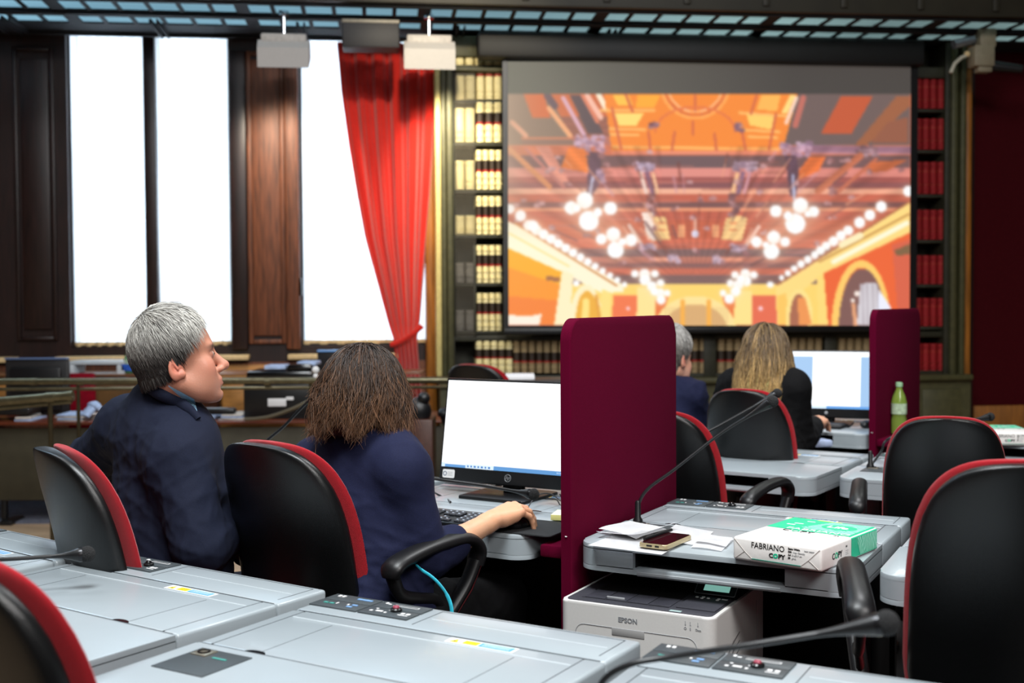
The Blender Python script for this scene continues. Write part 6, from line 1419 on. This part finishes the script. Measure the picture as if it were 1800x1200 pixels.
def person(label, J, head, male, skin, hairfn, jacket, lower, hand_r, hand_l, fine=.003, sleeve_r=1.0, sleeve_l=1.0, jthick=.014, seed=1, bust=0.0):
    # J: joints in metres: c7, shR, shL, elR, elL, wrR, wrL, hip, yaw
    A = {k: np.array(v, float) for k, v in J.items() if k != 'yaw'}; u, e = [np.array(v) for v in UE(J['yaw'])]; hip = A['hip']; org = (hip[0], hip[1], 0.0)
    chest = A['c7'] * .52 + hip * .48 + u * .030; ch2 = A['c7'] * .78 + hip * .22 + u * .025
    Rt = np.stack([e, u, np.array((0, 0, 1.0))], 1)
    Mh = head_frame(*head); parts = []; cols = []
    nk = np.linalg.inv(Mh) @ np.append(A['c7'] + u * .035, 1)
    P, Q = head_mesh(fine, male, tuple(nk[:3])); cols.append(skin_tint(P, skin, male)); parts.append((xf(Mh, P), Q, 0))
    wd = np.linalg.norm(A['shR'] - A['shL']) / 2; f = Field(np.min([hip - .3, A['wrR'] - .2, A['wrL'] - .2, A['elL'] - .1, A['elR'] - .1], 0) * np.array((1, 1, 0)), np.max([hip + .65, A['wrR'] + .25, A['wrL'] + .25, A['c7'] + .08], 0), .008)
    def torso(F, g=0.0, kk=.05):
        F.ell(hip + u * .0, (.155 + g, .115 + g, .12 + g), Rt, k=kk); F.ell(chest * .5 + hip * .5, (.13 + g, .10 + g, .16 + g), Rt, k=kk); F.ell(chest, (wd * .93 + g, .115 + g, .17 + g), Rt, k=kk)
        F.cone(A['shL'] - (A['shL'] - A['c7']) * .12, A['shR'] - (A['shR'] - A['c7']) * .12, .058 + g, .058 + g, k=kk); F.ell(ch2, (wd * .95 + g, .092 + g, .11 + g), Rt, k=kk)
    torso(f); f.cone(A['c7'] + u * .02 - np.array((0, 0, .05)), A['c7'] + u * .035 + np.array((0, 0, .04)), .06, .05, k=.03)
    kneeR = hip + u * .42 + e * .11 + np.array((0, 0, -.03)); kneeL = hip + u * .42 - e * .11 + np.array((0, 0, -.03))
    for kn, s in ((kneeR, 1), (kneeL, -1)):
        ft = kn + u * .03; ft[2] = .09; f.cone(hip + e * .09 * s - np.array((0, 0, .03)), kn, .082, .056, k=.03); f.cone(kn, ft, .056, .038, k=.02)
        to = ft + u * .14; to[2] = .04; fh = ft.copy(); fh[2] = .045; f.cone(fh, to, .042, .032, k=.02)
    for sh, el, wr in (('shR', 'elR', 'wrR'), ('shL', 'elL', 'wrL')): f.cone(A[sh], A[el], .050, .040, k=.03); f.cone(A[el], A[wr] * .9 + A[el] * .1, .040, .026, k=.012)
    P, Q = f.mesh(1); cols.append(np.tile(np.array(skin, float), (len(P), 1))); parts.append((P, Q, 0))
    for hp, el, wr, hh in ((hand_r, 'elR', 'wrR', fine * .75), (hand_l, 'elL', 'wrL', .004)):
        pr, K = hp; pts = np.array([p[0] for p in pr] + [p[1] for p in pr] + [A[el]]); g = Field(pts.min(0) - .05, pts.max(0) + .05, hh)
        mid = A[el] * .55 + A[wr] * .45; g.cone(A[el], mid, .039, .033, k=.01); g.cone(mid, A[wr], .033, .0225, k=.012); g.cone(A[wr] - (A[wr] - A[el]) * .1, pr[0][0] * .5 + pr[2][0] * .5, .0235, .0215, k=.014)
        for a, b, ra, rb, k in pr: g.cone(a, b, ra, rb, k=k)
        for a in K: g.ell(a + np.array((0, 0, .003)), (.0085, .0085, .008), k=.008)
        P, Q = g.mesh(1); c = np.tile(np.array(skin, float), (len(P), 1))
        for a in K: w = .35 * np.exp(-(((P - a) / .010) ** 2).sum(1))[:, None]; c = c * (1 - w) + np.array((214, 130, 108)) * w
        cols.append(c); parts.append((P, Q, 0))
    body = npmesh('person', parts, [SKIN], org, cols); tag(body, label, 'person')
    # hair
    if hairfn:
        hp_, hc = hairfn['paths'], hairfn['cols']; V, Qh, C_ = strands(hp_, hairfn.get('rad', .0009), hc)
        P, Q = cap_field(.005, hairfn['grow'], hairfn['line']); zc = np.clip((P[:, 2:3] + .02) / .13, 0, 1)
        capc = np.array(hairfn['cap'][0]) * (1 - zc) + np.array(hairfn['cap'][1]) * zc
        npmesh('hair', [(xf(Mh, P), Q, 0), (xf(Mh, V), Qh, 0)], [HAIR], org, [capc, C_], parent=body)
    # eyes
    EW_ = mat('eye_white', (226, 220, 214), .2, var=0); IR = mat('iris_brown', (54, 36, 26), .15, var=0)
    for s in (-1, 1):
        c = xf(Mh, np.array([[s * .032, .0838, .006]]))[0]; ey = Geo().sph(Vector(c - np.array(org)), .0120 * head[4], 16).build('eye', EW_, body)
        c = xf(Mh, np.array([[s * .032, .0925, .006]]))[0]; Geo().sph(Vector(c - np.array(org)), .0050 * head[4], 12).build('iris', IR, ey)
    # jacket or dress top
    jm, hem, cufr, cufl = jacket['mat'], jacket.get('hem', -.06), jacket.get('cuff_r', .96), jacket.get('cuff_l', .96); g = jthick
    eR = A['elR'] * (1 - cufr) + A['wrR'] * cufr; eL = A['elL'] * (1 - cufl) + A['wrL'] * cufl; ar = jacket.get('arm', 0)
    tz = A['c7'] + u * .010 + np.array((0, 0, .018 - (.022 if male else 0)))
    cones = [(tz, A['shR'], .034 + g, .040 + g, .05), (tz, A['shL'], .034 + g, .040 + g, .05),
             (A['shL'] - (A['shL'] - A['c7']) * .10, A['shR'] - (A['shR'] - A['c7']) * .10, .050 + g, .050 + g, .06),
             (A['shR'], A['elR'], .052 + g + ar, .042 + g + ar, .045), (A['shL'], A['elL'], .052 + g + ar, .042 + g + ar, .045),
             (A['elR'], eR, .042 + g + ar, .042 + g + ar - (.016 - ar * .3) * cufr, .012), (A['elL'], eL, .042 + g + ar, .042 + g + ar - .014 * cufl, .012),
             (A['c7'] + u * .02 - np.array((0, 0, .07)), A['c7'] + u * .02 + np.array((0, 0, jacket.get('neck', .0))), .085, .058 + g * .6, .03)]
    ells = [(hip + u * .0 + np.array((0, 0, .02)), (.165 + g, .125 + g, .12 + g), Rt), (chest * .5 + hip * .5, (.145 + g + (.02 if male else 0), .112 + g, .19 + g), Rt), (chest, (wd * 1.02 + g, .128 + g, .19 + g), Rt), (ch2, (wd * 1.04 + g, .102 + g, .13 + g), Rt)]
    cuts = [((0, 0, hip[2] + hem), (0, 0, -1))]
    jk = garment(jacket['name'], cones, ells, cuts, jacket.get('h', .007), jm, org, body, jacket.get('wr', .0035), seed)
    lo_c = [(hip + e * .09 - np.array((0, 0, .02)), kneeR, .095, .068), (hip - e * .09 - np.array((0, 0, .02)), kneeL, .095, .068)]
    for kn in (kneeR, kneeL): b = kn + u * .03; b[2] = .12; lo_c.append((kn, b, .066, .052))
    lw = garment(lower['name'], lo_c, [(hip - np.array((0, 0, .01)), (.165, .125, .10), Rt)], [((0, 0, .07), (0, 0, -1))], .010, lower['mat'], org, body, .003, seed + 5)
    for s, kn in ((1, kneeR), (-1, kneeL)):
        fh = kn + u * .03; fh[2] = .05; to = fh + u * .16; to[2] = .042; ff = Field(np.minimum(fh, to) - .08, np.maximum(fh, to) + .08, .007); ff.cone(fh, to, .05, .040, k=.01).plane((0, 0, .008), (0, 0, -1), .004)
        P, Q = ff.mesh(1); npmesh('shoe', [(P, Q, 0)], [BLACKS], org, parent=body)
    return body, Mh, A, u, e, org, jk
def rel_to(org, pts): return [Vector(np.array(p) - np.array(org)) for p in pts]

NAVY = mat('suit_navy', (22, 27, 45), .85, spec=.2, var=.10, vscale=500, bump=.25, bscale=900)
NAVYD = mat('dress_navy', (25, 29, 56), .85, spec=.2, var=.06, vscale=300, bump=.2, bscale=700)
BLKC = mat('cloth_black', (9, 9, 11), .85, spec=.2, var=.1, bump=.2, bscale=500)
SHIRT = mat('shirt_blue', (156, 198, 224), .8, var=.03, vscale=200)
TRS = mat('trousers_dark', (18, 20, 32), .85, spec=.2, var=.1)
def V3(p): return np.array((p[0], p[1], p[2]))

# ---- the man in the suit
mh = AY(311, 640, 2.93)
Jm = dict(c7=V3(AY(268, 704, 2.965)), shR=V3(AY(311, 810, 2.85)), shL=V3(AY(226, 752, 3.085)), elR=V3(AY(354, 962, 2.79)), elL=V3(AY(166, 806, 3.24)),
          wrR=V3(AY(436, 905, 3.06)), wrL=V3(AY(215, 822, 3.45)), hip=V3(AY(306, 1085, 2.93)), yaw=40)
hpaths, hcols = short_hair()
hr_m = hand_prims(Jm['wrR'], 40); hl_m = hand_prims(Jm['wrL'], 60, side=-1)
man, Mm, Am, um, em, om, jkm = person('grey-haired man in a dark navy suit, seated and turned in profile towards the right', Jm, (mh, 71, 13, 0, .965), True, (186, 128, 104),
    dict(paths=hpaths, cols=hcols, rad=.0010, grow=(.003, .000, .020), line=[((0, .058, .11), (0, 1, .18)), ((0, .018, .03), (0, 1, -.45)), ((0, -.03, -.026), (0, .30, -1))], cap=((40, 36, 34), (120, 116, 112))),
    dict(name='suit_jacket', mat=NAVY, hem=-.08, cuff_r=.93, cuff_l=.93, arm=.010, neck=-.020, wr=.0030, h=.0065), dict(name='trousers', mat=TRS), hr_m, hl_m, fine=.0026, jthick=.016, seed=3)
# jacket collar and shirt collar round the neck
nb = Am['c7'] + um * .020
def ringpts(c, r1, r2, z0, zf, a0, a1, n=26, tilt=.0):
    out = []
    for k in range(n + 1):
        a = math.radians(a0 + (a1 - a0) * k / n); out.append(c + em * r1 * math.cos(a) + um * r2 * math.sin(a) + np.array((0, 0, z0 + zf * math.sin(a))))
    return out
bpy.context.view_layer.update()
def on_man(px, py, lift):
    best = None; r = Vector(ray(px, py)).normalized(); c = Vector((0, 0, CAMH)) - Vector(om)
    for ob in (man, jkm):
        ok, loc, nrm, _ = ob.ray_cast(c, r)
        if ok and (best is None or (loc - c).length < (best - c).length): best = loc
    if best is None: best = c + r * (2.92 / r.y)
    return best - r * lift
def wedge(u, v):
    a = (296 + 46 * u, 677 + 25 * u); b = (296 + 51 * u, 679 + 45 * u); return on_man(a[0] * (1 - v) + b[0] * v, a[1] * (1 - v) + b[1] * v, .005)
Geo().surf(wedge, 14, 5, thick=.002).build('shirt_collar', SHIRT, man)
cl_ = [on_man(px, py, .002) for px, py in ((246, 672), (258, 680), (272, 688), (286, 694), (300, 700), (313, 707), (325, 715), (337, 724), (348, 737))]
Geo().tube([p for p in bez(cl_, 3)], [.008 + .009 * min(1, k / 8) * min(1, (24 - k) / 8 + .15) for k in range(25)], 12, sx=.75).build('jacket_collar', NAVY, jkm)
shf = Field(nb - .14, nb + .14, .005); shf.cone(nb - np.array((0, 0, .06)) + um * .03, nb + np.array((0, 0, .012)), .085, .062, k=.01).plane(nb + np.array((0, 0, .018)), (0, 0, 1), .004)
P, Q = shf.mesh(1); npmesh('shirt', [(P, Q, 0)], [SHIRT], om, parent=man)

# ---- the woman in navy
wh = AY(642, 712, 2.87)
wr = GZ(866, 914, .778); 
Jw = dict(c7=V3(AY(643, 770, 2.855)), shR=V3(AY(705, 828, 2.765)), shL=V3(AY(558, 820, 2.945)), elR=V3(AY(752, 980, 2.77)), elL=V3(AY(560, 985, 3.0)),
          wrR=V3(wr), wrL=V3(AY(672, 905, 3.15)), hip=V3(AY(648, 1082, 2.80)), yaw=32)
Jw['wrL'][2] = .775
hr_w = hand_prims(Jw['wrR'], 44); hl_w = hand_prims(Jw['wrL'], 40, side=-1)
wp, wc = long_hair(7000, -.044, 4, (36, 26, 21), (122, 86, 60), spread=.062, wave=.026, flick=.034)
woman, Mw, Aw, uw, ew, ow, jkw = person('woman with brown shoulder-length hair and navy dress, right hand on a computer mouse', Jw, (wh, 33, -9, 0, 1.0), False, (214, 160, 126),
    dict(paths=wp, cols=wc, rad=.0009, grow=(.012, .008, .008), line=[((0, .045, .10), (0, 1, .1)), ((0, .012, .0), (0, 1, -.2)), ((0, -.03, -.085), (0, 0, -1))], cap=((40, 28, 22), (38, 28, 22))),
    dict(name='dress', mat=NAVYD, hem=-.10, cuff_r=.36, cuff_l=.24, arm=.002, neck=.022, wr=.0030, h=.006), dict(name='leggings', mat=BLKC), hr_w, hl_w, fine=.003, jthick=.009, seed=8)
g = Geo(); g.tube(bez([AY(729, 990, 2.68), AY(742, 1002, 2.67), AY(757, 1012, 2.66), AY(772, 1026, 2.65), AY(786, 1046, 2.64), AY(794, 1072, 2.63), AY(792, 1110, 2.63)], 6), [.001, .002, .003, .003, .0035, .0035] + [.004] * 18 + [.005] * 13, 10, sx=.5)
o = g.build('sash', mat('turquoise_cloth', (40, 176, 200), .6, var=.1, vscale=60)); o.data.transform(Matrix.Translation(-Vector(ow))); o.parent = woman

# ---- the blonde woman, seen from behind
bh = AY(1347, 632, 4.78)
Jb = dict(c7=V3(AY(1344, 664, 4.78)), shR=V3(AY(1392, 681, 4.70)), shL=V3(AY(1292, 680, 4.88)), elR=V3(AY(1408, 775, 4.76)), elL=V3(AY(1262, 775, 4.9)), wrR=V3(AY(1430, 762, 5.02)), wrL=V3(AY(1330, 752, 5.2)), hip=V3(AY(1350, 862, 4.70)), yaw=34)
Jb['wrR'][2] = .785; Jb['wrL'][2] = .785
bp_, bc_ = long_hair(3600, -.125, 9, (84, 66, 46), (222, 184, 120), spread=.078, wave=.012, flick=.005, back=.10)
blonde, *_ = person('blonde long-haired woman in a black jacket seen from behind at the far desk', Jb, (bh, 30, -6, 0, 1.0), False, (214, 160, 130),
    dict(paths=bp_, cols=bc_, rad=.0016, grow=(.008, .008, .004), line=[((0, .045, .10), (0, 1, .1)), ((0, .012, .0), (0, 1, -.2)), ((0, -.03, -.09), (0, 0, -1))], cap=((110, 84, 54), (74, 58, 42))),
    dict(name='jacket', mat=BLKC, hem=-.06, cuff_r=.95, cuff_l=.95, arm=.006, neck=.01, wr=.004, h=.009), dict(name='trousers', mat=TRS), hand_prims(Jb['wrR'], 34), hand_prims(Jb['wrL'], 40, side=-1), fine=.005, jthick=.012, seed=12)
# ---- the man half hidden behind the near partition
gh = AY(1178, 632, 5.35)
Jg = dict(c7=V3(AY(1168, 676, 5.35)), shR=V3(AY(1214, 698, 5.27)), shL=V3(AY(1118, 692, 5.45)), elR=V3(AY(1226, 756, 5.30)), elL=V3(AY(1106, 765, 5.5)), wrR=V3(AY(1248, 742, 5.58)), wrL=V3(AY(1170, 742, 5.75)), hip=V3(AY(1166, 832, 5.25)), yaw=35)
Jg['wrR'][2] = .785; Jg['wrL'][2] = .785
gp_, gc_ = short_hair(2200, 21, (190, 188, 184), (110, 104, 98))
gman, *_ = person('grey-haired man in dark blue, mostly hidden behind the near maroon partition', Jg, (gh, 45, -8, 0, 1.03), True, (200, 150, 126),
    dict(paths=gp_, cols=gc_, rad=.0018, grow=(.003, .003, .006), line=[((0, .058, .11), (0, 1, .18)), ((0, .018, .03), (0, 1, -.45)), ((0, -.03, -.062), (0, .35, -1))], cap=((90, 86, 82), (150, 148, 144))),
    dict(name='suit_jacket', mat=NAVYD, hem=-.06, cuff_r=.95, cuff_l=.95, arm=.010, neck=-.005, wr=.004, h=.009), dict(name='trousers', mat=TRS), hand_prims(Jg['wrR'], 34), hand_prims(Jg['wrL'], 40, side=-1), fine=.005, jthick=.016, seed=15)
